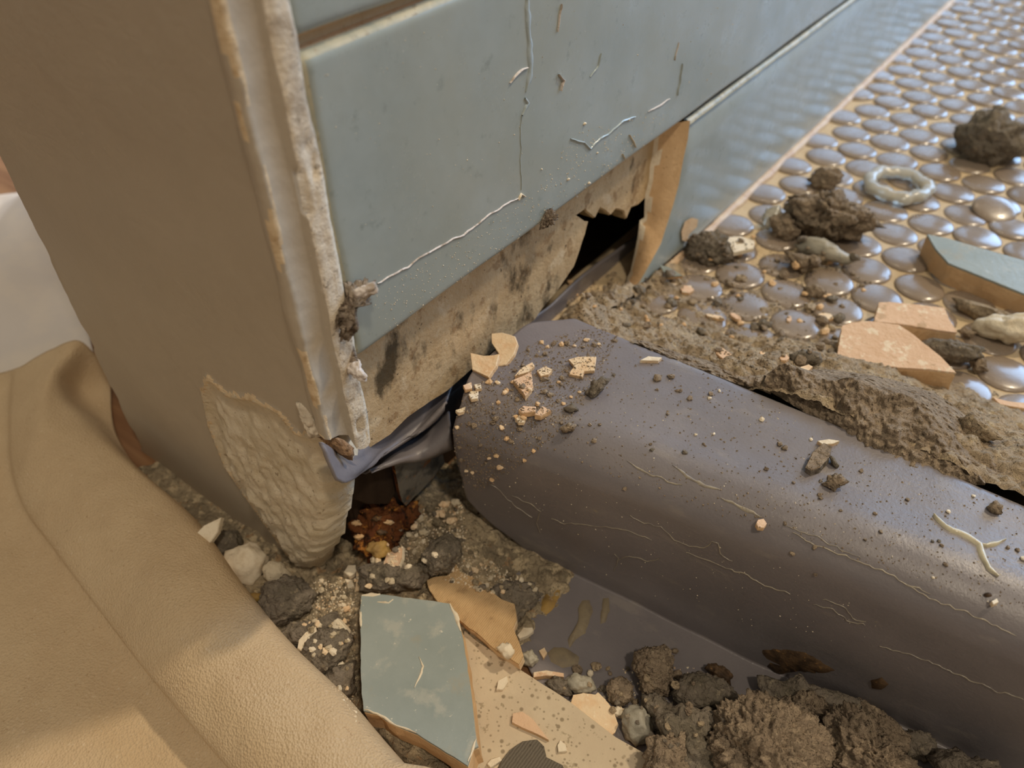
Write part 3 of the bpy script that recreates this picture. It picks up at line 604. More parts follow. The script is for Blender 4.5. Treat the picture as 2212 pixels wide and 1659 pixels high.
liner_root = empty('shower_curb', (0.12, 0.15, FZ)); tag(liner_root, 'low shower curb wrapped in dark grey pan liner, dusty and streaked with dried adhesive', 'shower curb')
liner = mesh_obj('pan_liner', vs, fs, M['liner'], liner_root)
mod = liner.modifiers.new('thickness', 'SOLIDIFY'); mod.thickness = 0.0009; mod.offset = -1
add_surf(vs, fs)
lv = []
for x in (0.004, 0.5):
    for y, z in ((0.1345 + 0.133 * x, FZ + 0.001), (min(0.184, 0.1870 + 0.012 * x), FZ + 0.001), (0.1845 + 0.012 * x, CT - 0.005), (0.1545 + 0.133 * x if x < .2 else 0.188, CT - 0.012)): lv.append((x, y, z))
mesh_obj('curb_lumber', lv, [(0, 1, 2, 3), (7, 6, 5, 4), (0, 4, 5, 1), (1, 5, 6, 2), (2, 6, 7, 3), (3, 7, 4, 0)], M['wood_dark'], liner_root, shade=False)

# liner upturn and torn flap at the wall
def px_loft(name, rows, mats, parent, nu=40, nv=16, wob=0.0004):
    R3 = [[hit(x, y, 0, xx) for x, y, xx in r] for r in rows]
    vs, fs = grid(nu, nv, lambda u, v: catmull([catmull(r, u) for r in R3], v) + Vector((1, 0, 0)) * wob * noise.noise(Vector((u * 9, v * 5, 2))))
    o = mesh_obj(name, vs, fs, mats, parent); md = o.modifiers.new('thickness', 'SOLIDIFY'); md.thickness = 0.0008; return o
px_loft('liner_flap', [[(688, 955, .003), (755, 985, -.006), (850, 905, -.016), (925, 862, -.016), (985, 815, -.016)],
                       [(696, 975, .004), (756, 1000, -.003), (832, 955, -.013), (905, 915, -.013), (966, 868, -.010)],
                       [(708, 1005, .005), (762, 1015, .000), (815, 985, -.010), (890, 945, -.011), (966, 872, -.006)],
                       [(724, 1038, .006), (748, 1042, .004), (790, 1012, -.006), (850, 972, -.010), (940, 905, -.009)]], M['liner'], liner_root)
px_loft('liner_fold', [[(770, 1020, -.018), (830, 985, -.017), (905, 945, -.015), (972, 890, -.008)],
                       [(790, 1024, -.014), (850, 990, -.012), (905, 965, -.010), (974, 920, -.004)],
                       [(800, 1018, -.011), (860, 996, -.009), (915, 985, -.007), (975, 955, -.002)],
                       [(800, 1016, -.013), (860, 998, -.011), (920, 990, -.009), (977, 965, -.004)]], M['liner'], liner_root)
px_loft('liner_upturn', [[(1085, 735, -.021), (1130, 700, -.021), (1190, 655, -.021), (1260, 590, -.021), (1330, 540, -.021), (1420, 480, -.021)],
                         [(1085, 790, -.021), (1130, 760, -.021), (1190, 720, -.021), (1260, 680, -.021), (1330, 640, -.021), (1420, 600, -.021)]], M['liner'], liner_root)

# dried adhesive lines, smears
for pts, w in [([(1356, 995), (1380, 1012), (1406, 1025), (1440, 1040), (1476, 1050)], .0012), ([(1451, 1003), (1470, 1020), (1500, 1040), (1530, 1052), (1558, 1058)], .0022), ([(1560, 1075), (1590, 1090), (1620, 1105), (1646, 1118)], .0024),
               ([(1711, 1150), (1756, 1175), (1790, 1188), (1826, 1202), (1870, 1218), (1906, 1232), (1930, 1245), (1956, 1258), (2006, 1292), (2060, 1312), (2106, 1332), (2196, 1372)], .0009), ([(1690, 1135), (1720, 1145), (1760, 1158), (1800, 1180), (1860, 1205)], .0007),
               ([(1960, 1262), (1985, 1270), (2008, 1285)], .0012), ([(1106, 1070), (1135, 1082), (1171, 1105), (1160, 1130), (1165, 1150)], .0007), ([(1050, 1040), (1080, 1060), (1110, 1090), (1150, 1118)], .0005),
               ([(1190, 1122), (1220, 1130), (1291, 1135), (1330, 1142), (1366, 1150), (1408, 1166)], .0008), ([(1361, 1115), (1390, 1130), (1426, 1137), (1456, 1166), (1490, 1180), (1521, 1185), (1540, 1170), (1552, 1176), (1556, 1196), (1581, 1210)], .0007),
               ([(1481, 1192), (1541, 1215), (1606, 1242), (1640, 1258), (1666, 1270), (1708, 1282)], .0009), ([(1776, 1295), (1800, 1300), (1826, 1312), (1841, 1335), (1868, 1340)], .0007), ([(1756, 1305), (1800, 1315), (1830, 1338), (1871, 1352)], .0006),
               ([(1326, 1195), (1335, 1205), (1328, 1235)], .0012), ([(1335, 1208), (1360, 1200), (1400, 1212), (1425, 1205)], .0009), ([(1900, 1395), (1950, 1410), (2010, 1430), (2080, 1462), (2150, 1490), (2212, 1510)], .0006)]:
    ribbon('dried_adhesive', pts, w * 0.6, 0.0002, M['adhesive'], liner, jitter=5)
drip = ribbon('adhesive_drip', [(2016, 1113), (2040, 1138), (2056, 1145), (2090, 1160), (2116, 1177), (2122, 1200), (2136, 1228), (2156, 1246)], 0.0024, 0.0009, M['adhesive_pale'], liner, jitter=2)
ribbon('adhesive_drip', [(2116, 1178), (2130, 1180), (2146, 1175), (2172, 1168)], 0.0017, 0.0009, M['adhesive_pale'], liner, jitter=2)
def blob(name, outline, h, material, parent, amp=0.0004):
    pts = [cast(x, y) for x, y in outline]; n = sum((p[1] for p in pts), Vector()).normalized(); P = rough_poly([p[0] for p in pts], 0.0012, amp, len(outline))
    cx = sum(x for x, y in outline) / len(outline); cy = sum(y for x, y in outline) / len(outline); c, nn = cast(cx, cy); k = len(P)
    vs = [p - n * 0.0004 for p in P] + [p.lerp(c, 0.15) + n * h * 0.8 for p in P] + [c + n * h]
    fs = [(i, (i + 1) % k, k + (i + 1) % k, k + i) for i in range(k)] + [(k + i, k + (i + 1) % k, 2 * k) for i in range(k)]
    o = mesh_obj(name, vs, fs, material, parent); fix_normals(o); return o
blob('glue_smear', [(1160, 1325), (1172, 1290), (1195, 1262), (1215, 1258), (1212, 1285), (1195, 1318), (1180, 1330)], 0.0006, M['stain_yellow'], liner)
blob('glue_smear', [(1248, 1310), (1258, 1293), (1275, 1293), (1283, 1318), (1274, 1345), (1266, 1370), (1242, 1385), (1228, 1405), (1224, 1385), (1238, 1362), (1250, 1335)], 0.0005, M['stain_tan'], liner)
blob('glue_smear', [(1296, 1330), (1302, 1290), (1316, 1288), (1318, 1320), (1308, 1345), (1296, 1350)], 0.0004, M['stain_tan'], liner)
blob('glue_smear', [(1180, 1410), (1195, 1396), (1225, 1398), (1255, 1420), (1250, 1440), (1215, 1445), (1188, 1430)], 0.0004, M['stain_tan'], liner)
blob('rust_stain', [(1638, 1400), (1665, 1398), (1700, 1402), (1740, 1408), (1775, 1428), (1810, 1450), (1790, 1456), (1750, 1452), (1715, 1452), (1680, 1458), (1655, 1440)], 0.0004, M['rust_smear'], liner, 0.0014)
blob('rust_stain', [(1880, 1470), (1905, 1462), (1922, 1478), (1905, 1490), (1882, 1486)], 0.0004, M['rust_smear'], liner)

# ------------------------------------------------------------------ mortar on the shower side of the curb
MX0, MX1, MY0, MY1 = 0.001, 0.36, 0.1895, 0.345
def bed_h(x, y):
    a = smooth(0.035, 0.085, x)
    yb = 0.1885 + 0.012 * x
    slope = 0.034 * a * (1 - smooth(yb + 0.004, 0.262 + 0.02 * a, y)) + (0.020 * (1 - a)) * (1 - smooth(0.198, 0.250, y)) * smooth(0.188, 0.196, y)
    m = (1 - smooth(0.235, 0.325, y - 0.25 * max(0, 0.03 - x))) * (0.9 if x < 0.13 else lerp(0.9, 0.5, smooth(.13, .2, x)))
    n1 = fbm(Vector((x * 55, y * 55, 2)), 3); n2 = fbm(Vector((x * 190, y * 190, 5)), 4)
    h = slope + 0.0042 * m * (n1 + 0.25) + 0.0022 * m * n2 + 0.0030 * m * max(0, 0.42 - noise.voronoi(Vector((x * 260, y * 260, 9)))[0][0]) + 0.0022 * m * max(0, 0.42 - noise.voronoi(Vector((x * 520, y * 520, 2)))[0][0]) - 0.0024 * (1 - m) - 0.0009
    if x < 0.012: h += 0.004 * smooth(0.012, 0.0, x) * smooth(0.30, 0.25, y) * (1 + n1)
    return h
nu, nv = 470, 260
vs, fs = grid(nu, nv, lambda u, v: (lambda x, y: Vector((x, y, bed_h(x, y))))(lerp(MX0, MX1, u ** 1.15), lerp(0.1889 + 0.012 * lerp(MX0, MX1, u ** 1.15), MY1, v)))
vs, fs = cull(vs, fs, lambda c, top: top > -0.0014)
mortar_bed = mesh_obj('mortar_residue', vs, fs, M['mortar_sand']); mortar_bed['kind'] = 'stuff'
tag(mortar_bed, 'crumbly sandy mortar residue spread between the curb and the mosaic', 'mortar residue'); add_surf(vs, fs)
# residue inside the wall opening, under the broken tile
vs, fs = grid(70, 60, lambda u, v: (lambda x, y: Vector((x, y, -0.004 + 0.016 * smooth(0.19, 0.215, y) * (1 - smooth(0.225, 0.275, y)) * smooth(-0.024, 0.0, x) + 0.004 * fbm(Vector((x * 150, y * 150, 3)), 4))))(lerp(-0.024, 0.004, u), lerp(0.186, 0.285, v)))
o = mesh_obj('mortar_heap', vs, fs, M['mortar_sand']); o['kind'] = 'stuff'; tag(o, 'heap of loose sandy mortar inside the wall opening', 'mortar residue'); add_surf(vs, fs)

# broken upstanding mortar ridge on the curb
def ridge(name, base, crest, back, material, label, cat, seed):
    n = 230; B = [hit(x, y, 2, CT - 0.001) for x, y in base]; T = [hit(x, y, 1, yy) for x, y, yy in crest]; K = [Vector(p) for p in back]
    vs = []; nv = 64
    for i in range(n):
        u = i / (n - 1); b, t, k = catmull(B, u), catmull(T, u), catmull(K, u)
        for j in range(nv):
            w = j / (nv - 1)
            if w < 0.6: s = w / 0.6; p = b.lerp(t, s); bulge = math.sin(s * math.pi) * 0.0016
            else: s = (w - 0.6) / 0.4; p = t.lerp(k, s); bulge = 0
            q = p * 170 + Vector((seed, 0, 0)); d = Vector((0, -0.6, 0.5))
            amp = 0.0030 * (0.3 + 0.7 * math.sin(min(1, w / 0.62) * math.pi))
            p = p + d * (bulge + amp * fbm(q, 4) + 0.0012 * fbm(q * 4, 3) + 0.0022 * (0.45 - noise.voronoi(p * 420)[0][0])); vs.append(p)
    fs = [(i * nv + j, (i + 1) * nv + j, (i + 1) * nv + j + 1, i * nv + j + 1) for i in range(n - 1) for j in range(nv - 1)]
    add_surf(vs, fs); o = mesh_obj(name, vs, fs, material); tag(o, label, cat); return o
ridge('mortar_ridge', [(1655, 842), (1690, 862), (1745, 895), (1800, 925), (1845, 965), (1895, 990), (1950, 1018), (2020, 1034), (2090, 1046), (2126, 1048)],
      [(1655, 812, .1925), (1690, 786, .196), (1735, 800, .198), (1790, 822, .199), (1840, 816, .200), (1900, 838, .2015), (1975, 862, .203), (2040, 925, .200), (2082, 975, .197), (2128, 1040, .192)],
      [(0.070, .206, .024), (.080, .212, .026), (.088, .216, .028), (.095, .218, .029), (.103, .220, .030), (.112, .222, .030), (.122, .222, .030), (.130, .218, .030), (.138, .214, .030), (.150, .205, .031)],
      M['mortar'], 'long broken ridge of grey mortar standing along the back edge of the curb', 'mortar', 4)
ridge('mortar_edge', [(1365, 738), (1400, 752), (1460, 778), (1530, 805), (1590, 828), (1640, 842), (1665, 852)],
      [(1368, 732, .1905), (1400, 738, .192), (1460, 760, .193), (1530, 786, .194), (1590, 806, .194), (1640, 815, .194), (1665, 815, .195)],
      [(.028, .199, .018), (.034, .200, .020), (.042, .201, .022), (.050, .203, .023), (.060, .205, .024), (.067, .206, .025), (.072, .207, .025)],
      M['mortar'], 'thin crumbling mortar lip running along the liner near the wall', 'mortar', 9)

# ------------------------------------------------------------------ cloth sections (used by the rubble bed and the cloth)
Zf = -0.0335
ST = [
 [(-160, 830, Zf), (-60, 815, -0.0299), (15, 800, -0.0302), (66, 785, -0.022), (112, 752, -0.0131), (168, 736, -0.0107), (205, 765, -0.019), (240, 810, -0.0313)],
 [(-160, 960, Zf), (-60, 930, -0.033), (12, 905, -0.0299), (52, 872, -0.0205), (86, 832, -0.0124), (122, 815, -0.0131), (172, 850, -0.028), (240, 885, -0.034)],
 [(-160, 1080, Zf), (-60, 1060, Zf), (18, 1020, -0.033), (42, 985, -0.0205), (80, 945, -0.0116), (140, 890, -0.0146), (195, 905, -0.022), (262, 960, -0.034)],
 [(-160, 1200, Zf), (-60, 1180, Zf), (50, 1112, -0.033), (72, 1072, -0.022), (135, 1025, -0.0131), (225, 985, -0.0131), (290, 1005, -0.0182), (340, 1065, -0.035)],
 [(-160, 1330, Zf), (-40, 1310, Zf), (112, 1200, -0.033), (138, 1165, -0.022), (220, 1118, -0.0131), (330, 1086, -0.0131), (412, 1112, -0.0182), (455, 1172, -0.035)],
 [(-160, 1480, Zf), (0, 1450, Zf), (212, 1338, -0.033), (240, 1300, -0.022), (320, 1258, -0.0131), (432, 1228, -0.0124), (512, 1248, -0.0175), (552, 1318, -0.035)],
 [(-160, 1640, Zf), (60, 1600, Zf), (318, 1478, -0.033), (346, 1440, -0.022), (432, 1398, -0.0131), (545, 1366, -0.0124), (622, 1384, -0.0175), (660, 1440, -0.035)],
 [(-120, 1800, Zf), (120, 1740, Zf), (420, 1602, -0.033), (450, 1560, -0.022), (540, 1528, -0.0131), (660, 1488, -0.0124), (742, 1502, -0.0175), (785, 1555, -0.035)],
 [(0, 1950, Zf), (220, 1880, Zf), (540, 1742, -0.033), (570, 1700, -0.022), (660, 1670, -0.0131), (790, 1630, -0.0124), (862, 1640, -0.0175), (915, 1700, -0.035)],
 [(120, 2150, Zf), (350, 2080, Zf), (690, 1920, -0.033), (720, 1880, -0.022), (810, 1840, -0.0131), (940, 1800, -0.0124), (1020, 1810, -0.0175), (1070, 1870, -0.035)]]
S3 = []
for r in ST:
    r = list(r); r[3] = (r[2][0] + (r[3][0] - r[2][0]) * 0.45, r[2][1] + (r[3][1] - r[2][1]) * 0.45, r[3][2])
    P = [hit(x, y, 2, z) for x, y, z in r]
    e_ = Vector((P[0].x - P[1].x, P[0].y - P[1].y, 0)).normalized(); P = [P[0] + (e_ + Vector((-0.86, -0.5, 0))).normalized() * 0.10] + P; S3.append(P)
FOOT = sorted((r[-1].y, r[-1].x) for r in S3)
# ------------------------------------------------------------------ bathroom floor rubble bed
BOARD_TOP = FZ + 0.0058
BOARD_PX = [(1003, 1362), (1030, 1385), (1130, 1450), (1230, 1515), (1330, 1592), (1450, 1659), (1540, 1720), (1400, 1790), (1050, 1790), (980, 1700), (960, 1560), (985, 1440)]
def inside_px(poly, x, y):
    ins = False
    for i in range(len(poly)):
        x1, y1 = poly[i]; x2, y2 = poly[(i + 1) % len(poly)]
        if (y1 > y) != (y2 > y) and x < (x2 - x1) * (y - y1) / (y2 - y1) + x1: ins = not ins
    return ins
def rub_h(x, y):
    px, py = project((x, y, FZ))
    m = smooth(0.155, 0.10, x) * smooth(-0.14, -0.08, x)
    near_wall = smooth(0.06, 0.09, y)
    apron = smooth(0.036, 0.062, x) * smooth(0.070, 0.082, y) * (1 - smooth(0.155, 0.17, x))     # bare liner
    n1 = fbm(Vector((x * 60, y * 60, 1)), 3); n2 = fbm(Vector((x * 240, y * 240, 4)), 4)
    h = 0.0040 + 0.0030 * n1 + 0.0018 * n2 + 0.0030 * max(0, 0.42 - noise.voronoi(Vector((x * 300, y * 300, 2)))[0][0]) + 0.002 * max(0, 0.42 - noise.voronoi(Vector((x * 640, y * 640, 7)))[0][0])
    if -0.02 < x < 0.03 and y > 0.085: h += 0.006 * smooth(0.085, 0.12, y) * smooth(0.03, 0.0, x)
    h = lerp(h, -0.004, apron)
    if x < -0.02: h = lerp(h, 0.001 + 0.001 * n2, smooth(-0.04, -0.09, x))
    h = lerp(h, -0.004, smooth(0.002, -0.004, x - pl(FOOT, y)))
    h = lerp(h, -0.004, smooth(-0.118, -0.130, x + 0.006 * n1))
    if inside_px(BOARD_PX, *project((x, y, BOARD_TOP))): h = -0.004
    h = lerp(-0.004, h, smooth(-0.008, 0.016, y + 0.006 * n1) * smooth(0.235, 0.19, x + 0.01 * n1))
    return FZ + h
vs, fs = grid(460, 190, lambda u, v: (lambda x, y: Vector((x, y, rub_h(x, y))))(lerp(-0.145, 0.25, u), lerp(-0.01, 0.15, v)))
def apron_left(y): return 0.026 + 0.08 * smooth(0.125, 0.06, y)
vs, fs = cull(vs, fs, lambda c, top: top > FZ - 0.0002 and not (c.x > 0.004 and c.y > 0.1345 + 0.133 * c.x) and not (c.x > apron_left(c.y) + 0.001 and c.y > 0.046 and top < FZ + 0.0013)
              and not (XL < c.x < -0.060 and c.y > JY + 0.003))
rub = mesh_obj('floor_grit', vs, fs, M['grit']); rub['kind'] = 'stuff'; tag(rub, 'bed of fine grit and plaster crumbs over the bathroom floor', 'rubble'); add_surf(vs, fs)

# ------------------------------------------------------------------ cloths
S3.append([p + Vector((0.05, -0.10, 0)) for p in S3[-1]]); S3.append([p + Vector((0.05, -0.12, 0)) for p in S3[-1]])
def cloth_pt(u, v):
    p = catmull([catmull(r, v) for r in S3], u)
    q = Vector((p.x * 28, p.y * 28, 0.5)); p = p + Vector((0, 0, 0.0012 * noise.noise(q) + 0.0007 * noise.noise(q * 2.7) + 0.0003 * noise.noise(q * 7)))
    return p
vs, fs = grid(180, 130, cloth_pt)
cl = mesh_obj('drop_cloth', vs, fs, M['canvas']); tag(cl, 'beige canvas drop cloth bunched into a thick fold on the floor beside the wall end', 'drop cloth'); add_surf(vs, fs)
md = cl.modifiers.new('thickness', 'SOLIDIFY'); md.thickness = 0.0012; md.offset = -1
A, B, C_, D = [hit(x, y, 2, -.033) for x, y in [(-420, 455), (120, 405), (-500, 1010), (215, 830)]]
def sheet_pt(u, v):
    p = A.lerp(B, u).lerp(C_.lerp(D, u), v)
    z = 0.022 * smooth(0, 0.1, v) * (0.35 + noise.noise(Vector((p.x * 15 + p.y * 9, p.y * 6, 3)))) + 0.0015 * noise.noise(Vector((p.x * 40, p.y * 40, 1)))
    return Vector((min(p.x, XL - 0.001), p.y, -0.0352 + max(0, z) * (1 - smooth(0.55, 0.78, v))))
vs, fs = grid(90, 90, sheet_pt)
sh = mesh_obj('white_sheet', vs, fs, M['sheet']); tag(sh, 'rumpled white sheet in bright light behind the drop cloth fold', 'sheet'); add_surf(vs, fs)
md = sh.modifiers.new('thickness', 'SOLIDIFY'); md.thickness = 0.0006

# ================================================================== THINGS ON THE BATHROOM FLOOR
shard('speckled_board', BOARD_PX, 0.004, [M['board_white'], M['clay']],
      'cream board strip with dark speckles lying under the blue tile piece', 'board', z=BOARD_TOP, lift=0.0, amp=0.0002, tilt=(0, 0))
shard('tile_shard', [(921, 1253), (936, 1246), (965, 1244), (975, 1228), (983, 1212), (994, 1235), (1033, 1252), (1055, 1273), (1085, 1295), (1112, 1304), (1116, 1338), (1108, 1355), (1119, 1380), (1131, 1416), (1121, 1435), (1099, 1421), (1074, 1407), (1033, 1370), (985, 1335), (945, 1300), (928, 1275)], 0.0045,
      [M['clay_back'], M['cream']], 'tan tile shard lying face down with a ribbed back and jagged rim', 'tile shard', lift=0.006, tilt=(-.05, -.12))
tp = [(780, 1285), (820, 1283), (870, 1290), (972, 1302), (987, 1330), (1000, 1380), (1015, 1480), (1030, 1600), (1033, 1612), (1022, 1618), (1010, 1654), (980, 1635), (900, 1585), (850, 1565), (815, 1542), (785, 1535), (779, 1480), (778, 1330)]
blue_tile = shard('tile_shard', tp, 0.010, [M['glaze_blue'], M['clay']], 'pale blue glazed tile piece with raw clay edge lying on the speckled board', 'tile shard', z=-0.0195, lift=0.0, tilt=(-.10, -.06), step=0.0025, amp=0.0004)
for pts, w in [([(782, 1287), (800, 1285), (822, 1284)], .0022), ([(780, 1290), (779, 1330), (779, 1365)], .0012), ([(972, 1304), (984, 1326), (990, 1345), (996, 1365)], .0018), ([(1029, 1596), (1024, 1612), (1012, 1645)], .0012), ([(786, 1533), (815, 1540), (850, 1563), (900, 1583)], .0008), ([(815, 1300), (840, 1302), (850, 1295)], .0016), ([(905, 1420), (915, 1440), (908, 1460), (895, 1485)], .0009)]:
    ribbon('chipped_glaze', pts, w, 0.0003, M['white_chip'], blue_tile, jitter=3)
shard('felt_scrap', [(1062, 1690), (1085, 1640), (1100, 1620), (1130, 1600), (1160, 1597), (1175, 1612), (1180, 1635), (1215, 1652), (1232, 1690)], 0.0015, [M['felt'], M['felt']], 'rounded scrap of coarse grey felt on the speckled board', 'felt scrap', parts=False)
shard('flake', [(1238, 1501), (1260, 1497), (1286, 1500), (1292, 1495), (1307, 1510), (1322, 1529), (1336, 1565), (1329, 1582), (1314, 1594), (1289, 1584), (1268, 1562), (1245, 1540), (1231, 1525)], 0.0018, [M['cream'], M['white_chip']], 'large cream flake with an orange tint on the edge of the speckled board', 'flake', lift=.003, tilt=(.1, -.1))
shard('flake', [(1322, 1529), (1335, 1524), (1352, 1532), (1353, 1543), (1338, 1546), (1324, 1540)], 0.0018, [M['white_chip'], M['white_chip']], 'small oval white flake touching the large cream flake', 'flake', parts=False)
shard('flake', [(1108, 1541), (1128, 1537), (1150, 1552), (1185, 1598), (1160, 1585), (1130, 1572), (1106, 1560)], 0.0014, [M['clay_pink'], M['clay']], 'pointed pinkish clay flake lying flat on the speckled board', 'flake')
shard('flake', [(1072, 1490), (1076, 1470), (1095, 1460), (1098, 1472), (1086, 1489)], 0.0012, [M['white_chip'], M['white_chip']], 'small white flake on the speckled board beside the blue tile piece', 'flake', parts=False)
shard('flake', [(1204, 1610), (1210, 1598), (1222, 1608), (1225, 1622), (1206, 1624)], 0.0012, [M['white_chip'], M['white_chip']], 'small pale flake on the speckled board beside the grey felt scrap', 'flake', parts=False)
shard('flake', [(1052, 1650), (1060, 1640), (1080, 1634), (1084, 1642), (1060, 1658)], 0.0015, [M['white_chip'], M['white_chip']], 'white flake between the blue tile piece and the grey felt scrap', 'flake', parts=False)
shard('clay_splinter', [(1152, 1452), (1180, 1447), (1218, 1454), (1218, 1462), (1180, 1459), (1152, 1463)], 0.002, [M['clay_pink'], M['clay']], 'thin orange clay splinter lying on the liner beside the speckled board', 'splinter', parts=False)
shard('plaster_splinter', [(1117, 1372), (1130, 1355), (1150, 1355), (1153, 1362), (1140, 1372), (1122, 1379)], 0.0018, [M['white_chip'], M['white_chip']], 'white forked splinter against the rim of the tan tile shard', 'splinter', parts=False)
clump('pebble', [(1072, 1400), (1085, 1390), (1105, 1392), (1112, 1405), (1108, 1420), (1090, 1425)], M['white_chip'], 'rough pale crumb on the tan tile shard', 'crumb', sub=3, rough=0.3)
shard('wood_splinter', [(766, 1290), (770, 1232), (776, 1228), (777, 1275), (774, 1292)], 0.002, [M['cream'], M['clay']], 'narrow tan wood splinter standing behind the blue tile piece', 'splinter', parts=False, normal=Vector((0.2, -0.8, 0.5)))
shard('flake', [(1164, 1405), (1176, 1398), (1182, 1410), (1174, 1422)], 0.0012, [M['cream'], M['cream']], 'small flake below the tan tile shard rim on bare liner', 'flake', parts=False)

def C(name, box_, m, label, cat='mortar lump', group=None, **k):
    if m.startswith('mortar') and 'nub' not in k: k['nub'] = 0.16 if m != 'mortar_dark' else 0.11; k.setdefault('angular', 0.0 if m != 'mortar_dark' else 0.3)
    return clump(name, box_, M[m], label, cat, group, **k)
# front right mortar heap, back to front
C('mortar_lump', [(1645, 1462), (1660, 1455), (1700, 1478), (1738, 1455), (1752, 1480), (1800, 1492), (1855, 1512), (1850, 1540), (1800, 1560), (1700, 1570), (1648, 1540)], 'mortar_dark', 'thin dark mortar slab with a jagged top standing behind the mortar heap', depth=0.35, sub=5, rough=0.10, raise_=0.55, angular=.2)
C('mortar_lump', [(1840, 1520), (1870, 1512), (1900, 1530), (1935, 1560), (1960, 1590), (1940, 1620), (1880, 1610), (1840, 1570)], 'mortar', 'ragged mortar lump sloping down behind the pitted mortar lump', sub=5, rough=0.22)
C('mortar_lump', [(1950, 1590), (1985, 1578), (2012, 1590), (2022, 1625), (1990, 1640), (1955, 1635)], 'mortar_dark', 'dark mortar lump at the foot of the curb beyond the mortar heap', sub=4, rough=0.3)
C('mortar_lump', [(2020, 1640), (2080, 1628), (2150, 1650), (2190, 1700), (2030, 1720)], 'mortar_dark', 'dark mortar lump half in shadow at the foot of the curb', sub=4, rough=0.3)
C('mortar_lump', [(1530, 1655), (1545, 1580), (1580, 1530), (1630, 1508), (1680, 1515), (1730, 1530), (1770, 1570), (1790, 1640), (1770, 1720), (1680, 1760), (1560, 1740)], 'mortar', 'big coarse mortar lump with broken face in the heap by the curb', sub=6, rough=0.20, freq=2.6, fine=.09, depth=0.8, raise_=0.8)
C('mortar_lump', [(1715, 1505), (1760, 1495), (1800, 1530), (1805, 1570), (1760, 1580), (1725, 1555)], 'mortar', 'crumbly mortar lump wedged against the thin dark slab', raise_=1.5, sub=5, rough=0.26, fine=.1)
C('mortar_lump', [(1775, 1640), (1790, 1580), (1815, 1535), (1850, 1528), (1890, 1550), (1915, 1590), (1950, 1630), (1990, 1690), (1960, 1760), (1850, 1780), (1780, 1730)], 'mortar', 'big pitted mortar lump in the heap by the curb', sub=6, rough=0.18, freq=2.8, fine=.10, depth=0.8, raise_=0.85)
C('mortar_lump', [(1680, 1600), (1740, 1560), (1790, 1570), (1800, 1620), (1760, 1660), (1700, 1650)], 'mortar', 'crumbly mortar lump between the two big lumps of the heap', sub=5, rough=0.28, fine=.12)
C('mortar_lump', [(1440, 1540), (1480, 1530), (1540, 1545), (1560, 1600), (1545, 1680), (1470, 1700), (1430, 1640), (1425, 1570)], 'mortar_dark', 'dark lumpy mortar piece in front of the pointed lump', sub=5, rough=0.25)
C('mortar_lump', [(1400, 1600), (1440, 1585), (1480, 1610), (1490, 1680), (1420, 1720), (1390, 1660)], 'mortar', 'mortar lump beside the end of the speckled board', sub=5, rough=0.25, raise_=1.3)
C('mortar_lump', [(1366, 1440), (1375, 1412), (1395, 1402), (1420, 1398), (1445, 1402), (1455, 1425), (1450, 1470), (1440, 1500), (1405, 1508), (1385, 1495), (1378, 1465)], 'mortar', 'tan nubbly mortar lump standing on bare liner', sub=5, rough=0.14, freq=3, fine=.07, depth=.9)
C('mortar_crumb', [(1450, 1400), (1466, 1412)], 'mortar', 'tiny tan crumb touching the nubbly mortar lump', 'crumb', sub=3)
C('mortar_lump', [(1452, 1500), (1462, 1475), (1490, 1458), (1520, 1455), (1560, 1470), (1598, 1502), (1580, 1530), (1545, 1545), (1500, 1545), (1465, 1530)], 'mortar_dark', 'pointed olive mortar lump with a smooth face on the liner', sub=5, rough=0.12, angular=.3, depth=.8)
C('mortar_lump', [(1525, 1445), (1540, 1433), (1565, 1440), (1580, 1460), (1572, 1478), (1550, 1470)], 'rust_smear', 'small brown curled lump behind the pointed olive lump', sub=4, rough=0.3)
C('mortar_lump', [(1308, 1490), (1318, 1470), (1345, 1462), (1368, 1475), (1366, 1510), (1345, 1525), (1320, 1520)], 'mortar', 'round crumbly mortar lump near the large cream flake', sub=4, rough=0.2, fine=.1)
C('stone_chunk', [(1344, 1560), (1352, 1535), (1372, 1524), (1395, 1535), (1412, 1570), (1400, 1598), (1370, 1605), (1350, 1590)], 'stone', 'pale grey faceted stone beside the speckled board', 'stone', sub=4, rough=0.14, angular=.5)
C('mortar_lump', [(1390, 1510), (1420, 1500), (1460, 1530), (1470, 1580), (1440, 1600), (1400, 1580)], 'mortar_dark', 'dark crumbly lump behind the pale grey stone', sub=5, rough=0.25, raise_=.4)
C('mortar_lump', [(1175, 1475), (1200, 1462), (1230, 1470), (1235, 1500), (1200, 1500)], 'mortar_dark', 'flat dark crumb against the edge of the speckled board', sub=4, rough=0.25)
C('stone_chunk', [(1218, 1470), (1240, 1455), (1275, 1465), (1290, 1490), (1260, 1500), (1230, 1490)], 'stone', 'small dark grey stone on the liner by the orange splinter', 'stone', sub=4, rough=0.2, angular=.3)
C('mortar_crumb', [(1268, 1446), (1282, 1462)], 'white_chip', 'tiny white crumb on the liner near the dark grey stone', 'crumb', sub=3)
C('mortar_lump', [(1060, 1275), (1100, 1255), (1150, 1262), (1172, 1285), (1150, 1310), (1115, 1345), (1090, 1330)], 'mortar_dark', 'flat dark mortar slab behind the tan tile shard', sub=5, rough=0.18, depth=.5, raise_=.45)
C('stone_chunk', [(1125, 1412), (1150, 1404), (1165, 1425), (1150, 1440), (1130, 1436)], 'stone', 'grey stone beside the tip of the tan tile shard', 'stone', sub=4, rough=0.2)
